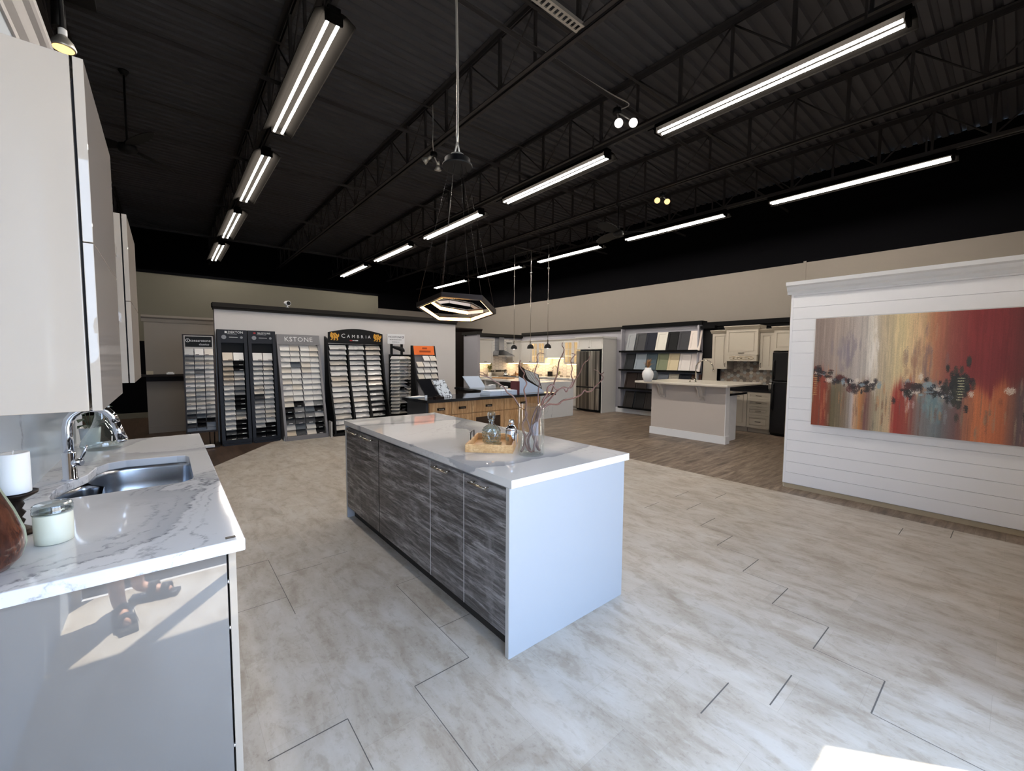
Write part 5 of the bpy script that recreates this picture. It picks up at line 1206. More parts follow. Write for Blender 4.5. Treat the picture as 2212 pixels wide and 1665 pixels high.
for ri, rw in enumerate(DOORS):
    z = SH[ri]+0.036; h = [0.50, 0.46, 0.45, 0.47][ri]
    for (xa, xb), rgb, word in rw:
        y1 = atX(1320+xa*0.19222, 800, XK-0.2).y; y0 = atX(1320+xb*0.19222, 800, XK-0.2).y
        w = y1-y0; b = MB(); b.M = Matrix.Translation((XK-0.225, (y0+y1)/2, z)) @ Matrix.Rotation(0.26, 4, 'Y')
        r = 0.055
        b.box(0, -w/2, 0, 0.02, -w/2+r, h); b.box(0, w/2-r, 0, 0.02, w/2, h); b.box(0, -w/2+r, 0, 0.02, w/2-r, r); b.box(0, -w/2+r, h-r, 0.02, w/2-r, h); b.box(0.008, -w/2+r, r, 0.018, w/2-r, h-r)
        single('door_sample', b, flat(word.replace(' ', '_') + '_door_paint', tuple(c*(0.5 + 0.5*min(1, sum(rgb)/480)) for c in rgb), 0.6, var=0.03, spec=0.2), f'{word} cabinet door sample on the {ROWN[ri]} ledge of the sample wall', 'door sample', 'door samples on the black ledges', base=(XK-0.225, (y0+y1)/2, z))
b = MB(); b.M = Matrix.Translation((9.93, 4.70, 0)) @ Matrix.Rotation(0.04, 4, 'Y'); b.box(0, -0.17, 0.93, 0.02, 0.17, 1.56); single('door_sample', b, M['cream_cab'], 'tall cream door panel leaning left of the mosaic backsplash', 'door sample', base=(9.93, 4.7, 0.93))

# ================================================================== RAISED BAR
BX, BY0, BY1 = 7.74, 3.33, 4.83
t = thing('breakfast_bar', 'taupe breakfast bar with pale top and scrolled white corbels', 'bar counter', (8.2, 4.1, 0))
b = MB(); b.box(BX, BY0+0.012, 0, BX+0.14, BY1, 1.045); part('bar_wall', b, M['bar_taupe'], t)
b = MB(); b.box(BX, BY0, 0, BX+0.14, BY0+0.012, 1.045); part('end_board', b, M['trim_white'], t)
b = MB(); b.box(BX-0.018, BY0-0.02, 0, BX, BY1+0.02, 0.145); b.box(BX, BY0-0.02, 0, BX+0.15, BY0-0.002, 0.145); part('baseboard', b, M['trim_white'], t)
b = MB(); b.box(7.46, 3.20, 1.046, 8.95, 5.06, 1.088, 0.012); part('bar_top', b, flat('cream_bar_top', (206, 198, 184), 0.25, var=0.04, scale=30), t)
for y in (4.56, 3.76):
    b = MB(); pr = [(0, 1.045), (-0.20, 1.045), (-0.20, 1.02), (-0.17, 1.0), (-0.14, 0.965), (-0.12, 0.92), (-0.115, 0.88), (-0.10, 0.845), (-0.075, 0.83), (-0.05, 0.835), (-0.045, 0.80), (-0.03, 0.775), (0, 0.765)]
    for s in (-0.034, 0.034): b.prism([(BX+x, y+s-0.016, z) for x, z in pr], (0, 0.032, 0))
    b.prism([(BX+x*0.82, y-0.02, 1.045-(1.045-z)*0.96) for x, z in pr], (0, 0.04, 0)); c = part('corbel', b, flat('cream_corbel_paint', (196, 188, 178), 0.5) if y > 4 else bpy.data.materials['cream_corbel_paint'], t)
    b = MB()
    for s in (-0.03, 0.03): b.tube([(BX-0.203, y+s, 1.03), (BX-0.175, y+s, 1.0), (BX-0.142, y+s, 0.965), (BX-0.124, y+s, 0.92), (BX-0.118, y+s, 0.88), (BX-0.103, y+s, 0.845), (BX-0.078, y+s, 0.828)], 0.010, 8)
    part('fluting', b, bpy.data.materials['cream_corbel_paint'], c)
t = thing('bar_back_cabinet', 'white beadboard cabinet behind the taupe bar', 'cabinet', (8.2, 4.0, 0))
b = MB(); b.box(BX+0.145, 3.42, 0, 8.38, 4.75, 0.87)
for i in range(12): b.box(BX+0.155+i*0.042, 3.414, 0.01, BX+0.19+i*0.042, 3.42, 0.865)
part('beadboard_body', b, M['trim_white'], t)
b = MB(); b.box(BX+0.142, 3.34, 0.872, 8.66, 4.8, 0.91); part('worktop', b, M['granite'], t)
gooseneck((8.02, 4.05, 1.088), 'brushed nickel gooseneck faucet on the breakfast bar', 0.40, -0.34, ax=1)
b = MB(); b.lathe((7.98, 4.14, 1.088), [(0.018, 0), (0.018, 0.01), (0.010, 0.02), (0.010, 0.05), (0.016, 0.055)], 12); single('soap_pump', b, M['nickel'], 'small nickel soap pump beside the bar faucet', 'soap dispenser', base=(7.98, 4.14, 1.088))
vb = atZ(1399, 824, 1.088)
t = thing('urn_vase', 'white ceramic vase of dried straw leaves on the breakfast bar', 'vase', vb)
b = MB(); b.lathe(vb, [(0.06, 0), (0.07, 0.005), (0.105, 0.09), (0.112, 0.15), (0.10, 0.20), (0.07, 0.235), (0.062, 0.245), (0.064, 0.275), (0.056, 0.275), (0.052, 0.25), (0.002, 0.24)], 28); part('body', b, M['ceramic'], t)
b = MB(); rr = random.Random(9)
for i in range(30):
    a = rr.uniform(0, 2*PI); s = rr.uniform(0.03, 0.19); hh = rr.uniform(0.12, 0.24); p0 = vb + Vector((0, 0, 0.26)); p2 = p0 + Vector((math.cos(a)*s, math.sin(a)*s, hh*(1.1-s*2.5))); p1 = p0.lerp(p2, 0.5) + Vector((0, 0, 0.04)); sd_ = Vector((-math.sin(a), math.cos(a), 0))*0.016
    if i % 2: b.quad(p0, p1+sd_, p2, p1-sd_)
    else: b.tube([p0, p1, p2], 0.003, 5, 0.001)
part('dried_leaves', b, M['straw'], t)
gv = atZ(1413, 824, 1.088); b = MB(); b.lathe((8.05, gv.y*8.05/gv.x, 1.088), [(0.05, 0), (0.075, 0.05), (0.085, 0.11), (0.06, 0.17), (0.035, 0.2)], 20); single('glass_vase', b, flat('smoky_glass', (70, 78, 84), 0.1), 'smoky grey vase partly hidden behind the white ceramic vase', 'vase', base=(8.05, gv.y*8.05/gv.x, 1.088))

# ================================================================== CREAM KITCHEN
KF = ('X', 9.752); GC = 'cream kitchen wall cabinets'
def cream_upper(y0, y1, z0, z1, xf, label, ornament=False, knob_side=None):
    t = thing('wall_cabinet', label, 'cabinet', (9.93, (y0+y1)/2, z0), GC)
    zb = z0 + (0.14 if ornament else 0)
    b = MB(); b.box(xf+0.002, y0+0.001, zb, XK-0.001, y1-0.001, z1); part('carcass', b, M['cream_cab'], t)
    shaker(t, 'door', ('X', xf), y0, y1, zb, z1, M['cream_cab'], raised=True, rail=0.055)
    crown(t, ('X', xf), y0, y1, z1, M['cream_cab'], 0.3, 0.07, 0.08)
    if ornament:
        b = MB(); b.box(xf-0.012, y0+0.02, z0, xf+0.3, y1-0.02, zb); v = part('valance', b, M['cream_cab'], t)
        b = MB(); c = (y0+y1)/2
        for k in (-0.16, 0, 0.16): b.tube([(xf-0.015, c+k+0.085*math.cos(a), z0+0.07+0.035*math.sin(a)) for a in [2*PI*i/14 for i in range(15)]], 0.008, 6); b.sphere((xf-0.016, c+k, z0+0.07), 0.022, 10)
        part('carved_scroll', b, M['cream_glaze'], v)
        b = MB(); b.box(xf-0.04, c-0.06, zb+0.035, xf-0.02, c+0.06, zb+0.045); part('handle', b, M['iron'], t)
    if knob_side is not None:
        b = MB(); b.tube([(xf-0.02, knob_side, z0+0.05), (xf-0.045, knob_side, z0+0.06), (xf-0.045, knob_side, z0+0.13), (xf-0.02, knob_side, z0+0.14)], 0.005, 6); part('handle', b, M['iron'], t)
cream_upper(4.205, 4.545, 1.32, 2.12, 9.752, 'cream wall cabinet left of the cream hood', knob_side=4.24)
cream_upper(3.545, 4.20, 1.50, 2.19, 9.66, 'wide cream hood cabinet with carved valance', True)
cream_upper(3.27, 3.54, 1.32, 2.10, 9.752, 'narrow cream wall cabinet between hood and black fridge', knob_side=3.51)
cream_upper(2.45, 3.265, 1.72, 2.14, 9.70, 'cream bridge cabinet above the black fridge')
b = MB(); b.mi = 1; b.box(XK-0.008, 3.27, 0.93, XK-0.001, 4.50, 1.5); b.mi = 0; rr = random.Random(2)
mos = [flat('mosaic_taupe', (150, 136, 122), 0.3), flat('mosaic_grout', (120, 110, 100), 0.8), flat('mosaic_beige', (186, 174, 156), 0.3), flat('mosaic_dark', (112, 102, 94), 0.3), flat('mosaic_rust', (138, 118, 102), 0.3), flat('mosaic_grey', (160, 158, 152), 0.3)]
y = 3.27; row = 0
while y < 4.50:
    z = 0.93 + (0.04 if row % 2 else 0)
    while z < 1.5:
        b.mi = rr.choice([0, 2, 2, 3, 4, 5, 5, 0]); q = [(y + 0.043*math.cos(PI*k/3), z + 0.043*math.sin(PI*k/3)) for k in range(6)]
        q = [(min(max(u, 3.27), 4.50), min(max(w, 0.93), 1.5)) for u, w in q]
        if max(u for u, w in q)-min(u for u, w in q) > 0.02 and max(w for u, w in q)-min(w for u, w in q) > 0.02: b.poly([(XK-0.0095, u, w) for u, w in q])
        z += 0.08
    y += 0.069; row += 1
single('mosaic_backsplash', b, mos, 'brown and grey mosaic backsplash in the cream kitchen', 'backsplash', base=(XK, 3.9, 0.93))
GB = 'cream kitchen base cabinets'
base_unit(('X', 9.50), 3.205, 3.645, XK-0.01, 'cream four-drawer base cabinet beside the black fridge', M['cream_cab'], 1, 0.86, [(0.105, 0.375), (0.375, 0.555), (0.555, 0.715), (0.715, 0.855)], True, GB, True)
base_unit(('X', 9.50), 3.65, 4.05, XK-0.01, 'cream base cabinet with a raised panel door left of the drawers', M['cream_cab'], 1, 0.86, None, True, GB, True)
base_unit(('X', 9.50), 4.055, 4.55, XK-0.01, 'cream base cabinet half hidden behind the breakfast bar', M['cream_cab'], 1, 0.86, None, True, GB, True)
b = MB(); b.box(9.47, 3.20, 0.862, XK-0.01, 4.58, 0.90); b.box(XK-0.03, 3.20, 0.90, XK-0.01, 4.58, 0.985); single('worktop', b, M['granite'], 'dark worktop with upstand in the cream kitchen', 'countertop', base=(9.8, 3.9, 0.862))
b = MB(); b.box(9.75, 3.22, 0.90, 9.95, 3.36, 1.06, 0.03); single('toaster', b, M['dark_steel'], 'small dark steel toaster beside the black fridge', 'toaster', base=(9.85, 3.29, 0.90))
t = thing('refrigerator', 'plain black refrigerator at the edge of the shiplap wall', 'fridge', (9.75, 2.8, 0))
b = MB(); b.box(9.47, 2.42, 0.02, 10.08, 3.185, 1.69); part('body', b, M['black'], t)
for z0, z1, nm in ((0.06, 1.10, 'door'), (1.115, 1.685, 'freezer_door')):
    b = MB(); b.box(9.41, 2.425, z0, 9.468, 3.18, z1, 0.012); d = part(nm, b, flat('black_appliance', (20, 20, 22), 0.25), t)
    b = MB(); zz = (z0+0.45, z1-0.03) if nm == 'door' else (z0+0.03, z1-0.15); b.tube([(9.41, 3.14, zz[0]), (9.375, 3.14, zz[0]+0.05), (9.37, 3.14, (zz[0]+zz[1])/2), (9.375, 3.14, zz[1]-0.05), (9.41, 3.14, zz[1])], 0.012, 8); part('handle', b, M['black'], d)
# ================================================================== ABSTRACT PAINTING on the shiplap wall
NU, NV = 440, 220
PY0, PY1, PZ0, PZ1 = 1.498, -0.34, 0.795, 1.998
rp = random.Random(21)
def lerp3(a, b, f): return tuple(a[i]+(b[i]-a[i])*f for i in range(3))
def grad(stops, u):
    for (p, c), (q, d) in zip(stops, stops[1:]):
        if u <= q: return lerp3(c, d, max(0, (u-p)/(q-p)))
    return stops[-1][1]
top = [(0, (132, 116, 108)), (0.10, (150, 134, 124)), (0.22, (164, 154, 146)), (0.27, (196, 188, 176)), (0.31, (176, 160, 136)), (0.40, (206, 186, 142)), (0.47, (196, 164, 126)), (0.52, (168, 116, 86)), (0.58, (140, 78, 66)), (0.66, (128, 48, 46)), (0.76, (118, 44, 44)), (0.85, (96, 50, 46)), (0.93, (92, 60, 52)), (1.0, (110, 70, 54))]
low = [(0, (124, 62, 40)), (0.06, (134, 58, 44)), (0.10, (92, 82, 58)), (0.16, (120, 104, 86)), (0.20, (168, 158, 156)), (0.23, (180, 124, 74)), (0.26, (110, 76, 70)), (0.30, (150, 138, 114)), (0.36, (196, 168, 132)), (0.385, (150, 54, 44)), (0.44, (140, 70, 56)), (0.48, (122, 112, 108)), (0.55, (104, 110, 112)), (0.62, (110, 80, 76)), (0.68, (188, 110, 68)), (0.77, (176, 98, 62)), (0.82, (90, 72, 72)), (0.90, (108, 78, 76)), (0.96, (160, 98, 66)), (1.0, (130, 82, 62))]
jit = [0.0]*NU; v_ = 0.0
for i in range(NU): v_ = v_*0.7 + rp.uniform(-1, 1)*0.38; jit[i] = v_
edge = [0.0]*NU; e_ = 0.0
for i in range(NU): e_ = e_*0.8 + rp.uniform(-1, 1)*0.035; edge[i] = e_
blobs = []
for i in range(230):        # dark ragged band across the middle, with pale and blue knife marks
    u = rp.random(); c = 0.50 - 0.13*math.sin(min(u, 0.4)/0.4*PI*0.5) + (0.10*max(0, (u-0.5)) if u > 0.5 else 0)
    if 0.30 < u < 0.42 and rp.random() < 0.85: continue
    if u > 0.67 and rp.random() < 0.93: continue
    blobs.append((u, c + rp.gauss(0, 0.035), rp.uniform(0.004, 0.022), rp.uniform(0.006, 0.035), rp.choice([(40, 36, 38), (52, 44, 44), (44, 40, 36), (64, 50, 46), (130, 148, 156), (206, 196, 182), (34, 32, 36), (84, 44, 40)])))
for i in range(70): u = rp.gauss(0.62, 0.022); blobs.append((u, rp.gauss(0.42, 0.08), 0.008, 0.035, rp.choice([(44, 44, 40), (60, 58, 50), (38, 40, 40)])))
for i in range(50): u = rp.gauss(0.89, 0.022); blobs.append((u, rp.gauss(0.34, 0.10), 0.008, 0.05, rp.choice([(48, 40, 40), (64, 50, 48), (120, 104, 92)])))
for i in range(9): blobs.append((0.628, 0.48-0.021*i, 0.013, 0.004, (196, 194, 150)))
for i in range(10): blobs.append((0.012, 0.47-0.02*i, 0.012, 0.004, (178, 140, 92)))
soft = []
for i in range(90): soft.append((rp.gauss(0.54, 0.022), rp.gauss(0.30, 0.07), rp.uniform(0.003, 0.012), rp.uniform(0.015, 0.06), rp.choice([(116, 138, 140), (104, 124, 128), (136, 150, 148)])))
for i in range(60): soft.append((rp.gauss(0.15, 0.025), rp.gauss(0.70, 0.06), rp.uniform(0.004, 0.012), rp.uniform(0.03, 0.09), rp.choice([(124, 114, 122), (136, 126, 132), (150, 138, 130)])))
for i in range(40): soft.append((rp.gauss(0.435, 0.012), rp.gauss(0.34, 0.06), rp.uniform(0.002, 0.006), rp.uniform(0.01, 0.05), rp.choice([(206, 196, 190), (150, 70, 60)])))
for i in range(50): soft.append((rp.gauss(0.285, 0.008), rp.gauss(0.68, 0.12), rp.uniform(0.002, 0.006), rp.uniform(0.03, 0.09), (220, 212, 202)))
for i in range(60): soft.append((rp.gauss(0.48, 0.03), rp.gauss(0.62, 0.09), rp.uniform(0.003, 0.009), rp.uniform(0.03, 0.10), rp.choice([(120, 100, 102), (150, 112, 92), (176, 142, 112)])))
for i in range(120): soft.append((rp.random(), rp.gauss(0.2, 0.12), rp.uniform(0.002, 0.006), rp.uniform(0.03, 0.12), rp.choice([(150, 130, 108), (110, 70, 56), (96, 90, 80), (180, 120, 80)])))
for i in range(120): soft.append((rp.random(), rp.gauss(0.8, 0.1), rp.uniform(0.002, 0.005), rp.uniform(0.04, 0.14), None))
b = MB(); me = bpy.data.meshes.new('canvas'); bmv = []
grid = [[b.bm.verts.new((XS-0.036, PY0 + (PY1-PY0)*i/NU, PZ0 + (PZ1-PZ0)*j/NV)) for j in range(NV+1)] for i in range(NU+1)]
cl = b.bm.loops.layers.float_color.new('paint')
bw = [[None]*NV for _ in range(NU)]
for i in range(NU):
    u = (i+0.5)/NU; split = 0.50 - 0.12*math.sin(min(u, 0.38)/0.38*PI*0.5) + (0.12*(u-0.42) if u > 0.42 else 0) + edge[i]
    ct, cb_ = grad(top, u + jit[i]*0.012), grad(low, u + jit[i]*0.010)
    for j in range(NV):
        v = (j+0.5)/NV; f = 1/(1+math.exp(-max(-30, min(30, (v-split)*42)))); c = lerp3(cb_, ct, f)
        k = 1 + 0.09*jit[i] + 0.04*rp.uniform(-1, 1); bw[i][j] = tuple(x*k for x in c)
for (u, v, ru, rv, c, al) in [q + (0.42,) for q in soft] + [q + (0.85,) for q in blobs]:
    if c is None: c = tuple(min(255, x*1.14) for x in grad(top, u))
    for i in range(max(0, int((u-ru)*NU)), min(NU, int((u+ru)*NU)+1)):
        for j in range(max(0, int((v-rv)*NV)), min(NV, int((v+rv)*NV)+1)):
            d = ((i+.5)/NU-u)**2/ru**2 + ((j+.5)/NV-v)**2/rv**2 + rp.uniform(-0.7, 0.6)
            if d < 1: bw[i][j] = lerp3(bw[i][j], c, al if d < 0.5 else al*0.5)
for i in range(NU):
    for j in range(NV):
        f = b.bm.faces.new((grid[i][j], grid[i][j+1], grid[i+1][j+1], grid[i+1][j])); c = (*srgb(*[max(0, min(255, x*1.12)) for x in bw[i][j]]), 1)
        for l in f.loops: l[cl] = c
tp = NT('oil_paint'); at_ = tp.n('Attribute', attribute_name='paint'); n_ = tp.noise(tp.geo((1, 6, 1)), 24.0, 4); tp.bump(n_, 0.12, 0.004)
mp = tp.P(Base_Color=at_.outputs['Color'], Roughness=0.45)
t = thing('painting', 'large abstract canvas in red, cream and orange on the white shiplap wall', 'painting', (XS-0.02, 0.6, PZ0))
part('canvas', b, mp, t)
b = MB(); b.box(XS-0.0355, PY1, PZ0, XS-0.001, PY0, PZ1); part('stretcher', b, M['cream_glaze'], t)

# ================================================================== FLUORESCENT FIXTURES
FZ, FL = 4.30, 2.34
def fixture(x, y, label, twin=True):
    t = thing('strip_light', label, 'fluorescent light', (x, y+FL/2, FZ), 'fluorescent strip lights')
    b = MB(); prof = [(-0.165, FZ-0.012), (-0.16, FZ+0.0), (-0.085, FZ+0.045), (-0.06, FZ+0.05), (0.06, FZ+0.05), (0.085, FZ+0.045), (0.16, FZ), (0.165, FZ-0.012)]
    low = [(px*0.985, pz-0.004) for px, pz in reversed(prof)]
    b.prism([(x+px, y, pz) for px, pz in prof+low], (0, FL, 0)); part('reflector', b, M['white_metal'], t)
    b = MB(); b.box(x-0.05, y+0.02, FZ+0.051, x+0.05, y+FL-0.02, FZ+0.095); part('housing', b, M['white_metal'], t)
    for s in ((-1, 1) if twin else (1,)):
        b = MB(); b.cyl((x+s*0.042, y+0.07, FZ-0.005), (x+s*0.042, y+FL-0.07, FZ-0.005), 0.0125, 10); part('tube', b, M['tube'], t)
    for yy in (y+0.03, y+FL-0.055):
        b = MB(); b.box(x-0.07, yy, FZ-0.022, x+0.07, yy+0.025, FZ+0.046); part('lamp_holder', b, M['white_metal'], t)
    return t
RN = {1.17: 'left row', 4.77: 'middle row', 8.37: 'right row'}
YN = ['nearest', 'second', 'third', 'fourth', 'farthest']
first = None
for x in (1.17, 4.77, 8.37):
    for k, y in enumerate((0.69, 3.71, 6.69, 9.69, 12.70)):
        if x == 1.17 and k == 0: continue      # outside the frame
        idx = k-1 if x == 1.17 else k
        nm = (YN[idx] if not (x == 1.17 and idx == 3) else 'farthest')
        lab = f'{nm} twin tube strip light in the {RN[x]} on the ceiling'
        if first is None: first = fixture(x, y, lab); fx0, fy0 = x, y
        else: copy_thing(first, (x, y+FL/2, FZ), lab)
for x in (1.17, 4.77, 8.37):
    b = MB(); b.box(x-0.022, -0.2, FZ+0.12, x+0.022, 16.6, FZ+0.165)
    for y in range(1, 17, 3): b.box(x-0.006, y, FZ+0.165, x+0.006, y+0.02, 4.68)
    single('strut_channel', b, M['steel_black'], f'dark metal channel carrying the {RN[x]} of strip lights', 'channel', base=(x, 8, FZ+0.12))
b = MB()
for y in (2.80, 2.90): b.box(2.40, y-0.004, 4.665, 3.17, y+0.004, 4.70)
b.box(2.40, 2.804, 4.665, 3.17, 2.82, 4.669); b.box(2.40, 2.88, 4.665, 3.17, 2.896, 4.669)
for i in range(14): b.box(2.41+i*0.056, 2.82, 4.665, 2.435+i*0.056, 2.88, 4.669)
single('perforated_strut', b, M['galv'], 'bare perforated steel strut crossing between roof joists near the photo top', 'strut', base=(2.8, 2.85, 4.665))
# ================================================================== HEXAGON PENDANT
HV = [(1.336, 2.629, 1.872), (1.566, 2.758, 1.806), (1.754, 2.603, 1.798), (1.736, 2.296, 1.831), (1.524, 2.15, 1.887), (1.337, 2.307, 1.905)]
HV = [Vector(v) for v in HV]; hc = sum(HV, Vector())/6
t = thing('hexagon_pendant', 'black double hexagon pendant with warm lit inner edges above the near island', 'pendant lamp', hc)
def hexring(vs, hgt, wid, mat, led_in, lit=range(6), name='ring'):
    c = sum(vs, Vector())/6
    def off(v, d): return v + (v-c).normalized()*d
    b = MB(); n = Vector((0, 0, 1))
    o0 = [off(v, wid/2) for v in vs]; i0 = [off(v, -wid/2) for v in vs]
    vo = [[b._v(p) for p in o0], [b._v(p + n*hgt) for p in o0], [b._v(p + n*hgt) for p in i0], [b._v(p) for p in i0]]
    for a in range(4):
        for k in range(6): b._f([vo[a][k], vo[a][(k+1) % 6], vo[(a+1) % 4][(k+1) % 6], vo[(a+1) % 4][k]])
    r = part(name, b, mat, t)
    for k in range(6):
        inn = led_in or (k in (0, 1, 2)); d = -wid/2-0.0035 if inn else wid/2+0.0035
        p, q = off(vs[k], d), off(vs[(k+1) % 6], d); p, q = p.lerp(q, 0.01), q.lerp(p, 0.01)
        m = ((p+q)/2-c).normalized()*(0.003 if inn else -0.003)
        b = MB(); b.prism([p + n*0.001, q + n*0.001, q + n*hgt*0.72, p + n*hgt*0.72], m); part('led_strip', b, M['led_warm'] if k in lit else M['diffuser'], r)
    return r
hexring(HV, 0.030, 0.022, M['iron'], True, name='outer_ring')
cI = hc + Vector((0.0, 0, 0.018)); IV = []
for k in range(6):
    a = math.radians(140 - 60*k); IV.append(cI + Vector((0.165*math.cos(a), 0.165*math.sin(a), 0.055*math.sin(math.radians(60*k+30)))))
hexring(IV, 0.028, 0.018, M['iron'], False, (4, 5), 'inner_ring')
cz = 2.80; cp = Vector((1.547, 2.462, cz))
b = MB(); b.lathe(cp, [(0.098, 0), (0.10, 0.004), (0.10, 0.012), (0.085, 0.014), (0.085, 0.05), (0.08, 0.054)], 28); part('canopy', b, M['black'], t)
b = MB(); b.lathe(cp, [(0.045, 0.054), (0.045, 0.08), (0.02, 0.082)], 16); b.cyl(cp + Vector((-0.02, 0, 0.08)), cp + Vector((0.0, 0.0, 0.17)), 0.006, 8); b.cyl(cp + Vector((0.02, 0, 0.08)), cp + Vector((0.0, 0.0, 0.17)), 0.006, 8); part('bracket', b, M['galv'], t)
for k in range(6):
    s = cp + (HV[k]-hc).normalized()*0.055; s.z = cz
    b = MB(); b.cyl(HV[k] + Vector((0, 0, 0.03)), s, 0.0013, 5); part('wire', b, M['iron'], t)
b = MB(); b.tube(spline([cp + Vector((0, 0, 0.16)), cp + Vector((0.004, 0.002, 0.6)), cp + Vector((-0.012, -0.01, 1.1)), cp + Vector((-0.006, 0, 1.6)), cp + Vector((0, 0, 2.56))], 6), 0.0085, 8); part('flexible_conduit', b, M['galv'], t)
# ================================================================== SPOTLIGHTS
def spot_pair(p, dirs, mat, label, wire=None, r=0.055):
    p = Vector(p); t = thing('spotlight', label, 'spotlight', p)
    b = MB(); b.lathe(p + Vector((0, 0, -0.02)), [(0.05, 0), (0.055, 0.01), (0.05, 0.06), (0.02, 0.07)], 16); b.cyl(p + Vector((0, 0, 0.04)), (p.x, p.y, 4.68), 0.008, 8); part('junction_box', b, M['black'], t)
    for d in dirs:
        off, v = Vector(d[0]), Vector(d[1]).normalized(); a = p + off
        b = MB(); b.cyl(p, a, 0.01, 8); b.cyl(a - v*0.06, a, 0.022, 12, 0.026); b.cyl(a, a + v*0.07, 0.026, 18, r); h = part('lamp_head', b, M['galv'], t)
        b = MB(); b.cyl(a + v*0.0702, a + v*0.074, r*0.9, 18, r*0.88); part('lamp_face', b, mat, h)
    if wire:
        b = MB(); b.tube(spline(wire, 5), 0.007, 6); part('cable', b, M['galv'], t)
    return t
spot_pair((3.20, 5.75, 4.55), [((-0.10, 0.0, -0.08), (-0.6, 0.5, -0.5)), ((0.10, 0.05, -0.10), (0.05, 0.2, -1))], M['diffuser'], 'unlit pair of silver spotlights on the roof joist above the hexagon pendant', [(3.2, 5.75, 4.58), (3.1, 5.6, 4.66), (3.12, 5.62, 4.9), (3.13, 5.65, 5.2)])
spot_pair((4.45, 3.37, 4.60), [((0.02, -0.02, -0.12), (-0.7, -0.45, -0.62)), ((0.15, -0.14, -0.12), (-0.7, -0.45, -0.62))], M['bulb_white'], 'pair of white lit spotlights hanging from the roof bridging', [(4.45, 3.37, 4.62), (4.6, 3.3, 4.72), (4.3, 3.36, 4.76), (3.5, 3.37, 4.75), (3.2, 3.37, 4.76)])
spot_pair((7.32, 4.46, 4.60), [((-0.09, 0.04, -0.08), (-0.75, -0.35, -0.5)), ((0.10, -0.05, -0.08), (-0.75, -0.35, -0.5))], M['bulb_warm'], 'pair of warm lit spotlights below the joist near the ceiling fan')
sp = Vector((-0.437, 4.035, 3.50))
t = thing('flood_lamp', 'warm lit reflector lamp above the nearest glossy wall cabinet', 'spotlight', sp)
b = MB(); b.lathe(sp, [(0.058, 0.0), (0.062, 0.012), (0.05, 0.045), (0.026, 0.075), (0.02, 0.08)], 24); part('reflector', b, M['galv'], t)
b = MB(); b.lathe(sp + Vector((0, 0, 0.08)), [(0.022, 0), (0.022, 0.04), (0.016, 0.045)], 14); part('collar', b, M['paper'], t)
b = MB(); b.lathe(sp + Vector((0, 0, -0.002)), [(0.05, 0), (0.052, 0.002)], 20); part('lamp_face', b, M['bulb_warm'], t)
b = MB(); b.cyl(sp + Vector((0, 0, 0.12)), (sp.x, sp.y, 4.68), 0.012, 8); b.box(sp.x-0.15, sp.y-0.25, 4.2, sp.x+0.12, sp.y+0.7, 4.26); b.cyl((sp.x-0.1, 4.8, 4.02), (sp.x-0.1, 4.8, 4.2), 0.04, 12); part('track', b, M['black'], t)
# ================================================================== CEILING FANS
def fan(c, label, ang0, L, ztop):
    c = Vector(c); t = thing('ceiling_fan', label, 'ceiling fan', c)
    b = MB(); b.lathe(c + Vector((0, 0, -0.06)), [(0.03, 0), (0.09, 0.01), (0.11, 0.05), (0.10, 0.10), (0.04, 0.13), (0.02, 0.16)], 20); part('motor', b, M['black'], t)
    b = MB(); b.cyl(c + Vector((0, 0, 0.08)), (c.x, c.y, ztop), 0.013, 8); b.lathe((c.x, c.y, ztop-0.06), [(0.03, 0), (0.06, 0.05), (0.06, 0.06)], 14); part('down_rod', b, M['black'], t)
    for k in range(3):
        a = ang0 + 2*PI*k/3; d = Vector((math.cos(a), math.sin(a), 0)); s = Vector((-d.y, d.x, 0)); b = MB()
        n = 9; R = []
        for i in range(n):
            f = i/(n-1); w = 0.05 + 0.055*math.sin(PI*min(1, f*1.05))**0.7 if f < 0.97 else 0.035; p = c + d*(0.09 + (L-0.09)*f) + Vector((0, 0, 0.02 - 0.01*f)); tw = Vector((0, 0, 0.35))*w
            R.append([p + s*w + tw, p + s*w + tw + Vector((0, 0, 0.008)), p - s*w - tw + Vector((0, 0, 0.008)), p - s*w - tw])
        b.loft(R, smooth=False); part('blade', b, M['black'], t)
fan((7.2, 5.36, 4.08), 'black three blade ceiling fan left of the warm spotlights', math.radians(190), 0.80, 4.68)
fan((-0.30, 7.9, 4.35), 'dusty dark ceiling fan in the upper left behind the glossy wall cabinet', math.radians(170), 0.75, 5.36)
# ================================================================== PHOTOGRAPHER (seen mirrored in the glossy end panel)
def skin_body(name, verts, edges, mat, parent, sub=2):
    me = bpy.data.meshes.new(name); me.from_pydata([v[0] for v in verts], edges, []); o = bpy.data.objects.new(name, me); COL.objects.link(o)
    sk = o.modifiers.new('skin', 'SKIN'); sk.use_smooth_shade = True
    for i, v in enumerate(verts):
        r = v[1]; me.skin_vertices[0].data[i].radius = r if isinstance(r, tuple) else (r, r)
    me.skin_vertices[0].data[0].use_root = True
    ss = o.modifiers.new('sub', 'SUBSURF'); ss.levels = sub; ss.render_levels = sub
    me.materials.append(mat); o.parent = parent; o.matrix_parent_inverse = Matrix.Translation(-Vector(parent.location)); WM[o] = WM[parent]
    return o
M['skin'] = flat('skin', (196, 148, 122), 0.5, var=0.03); M['khaki'] = flat('olive_khaki_cloth', (82, 76, 60), 0.9, var=0.15); M['sandal'] = flat('black_sandal', (34, 32, 32), 0.6); M['shirt'] = flat('grey_shirt_cloth', (96, 98, 104), 0.9); M['hair'] = flat('dark_hair', (40, 32, 28), 0.7)
ph = thing('person', 'standing person in olive cropped trousers and black sandals, mirrored in the glossy end panel', 'person', (-0.24, -0.12, 0))
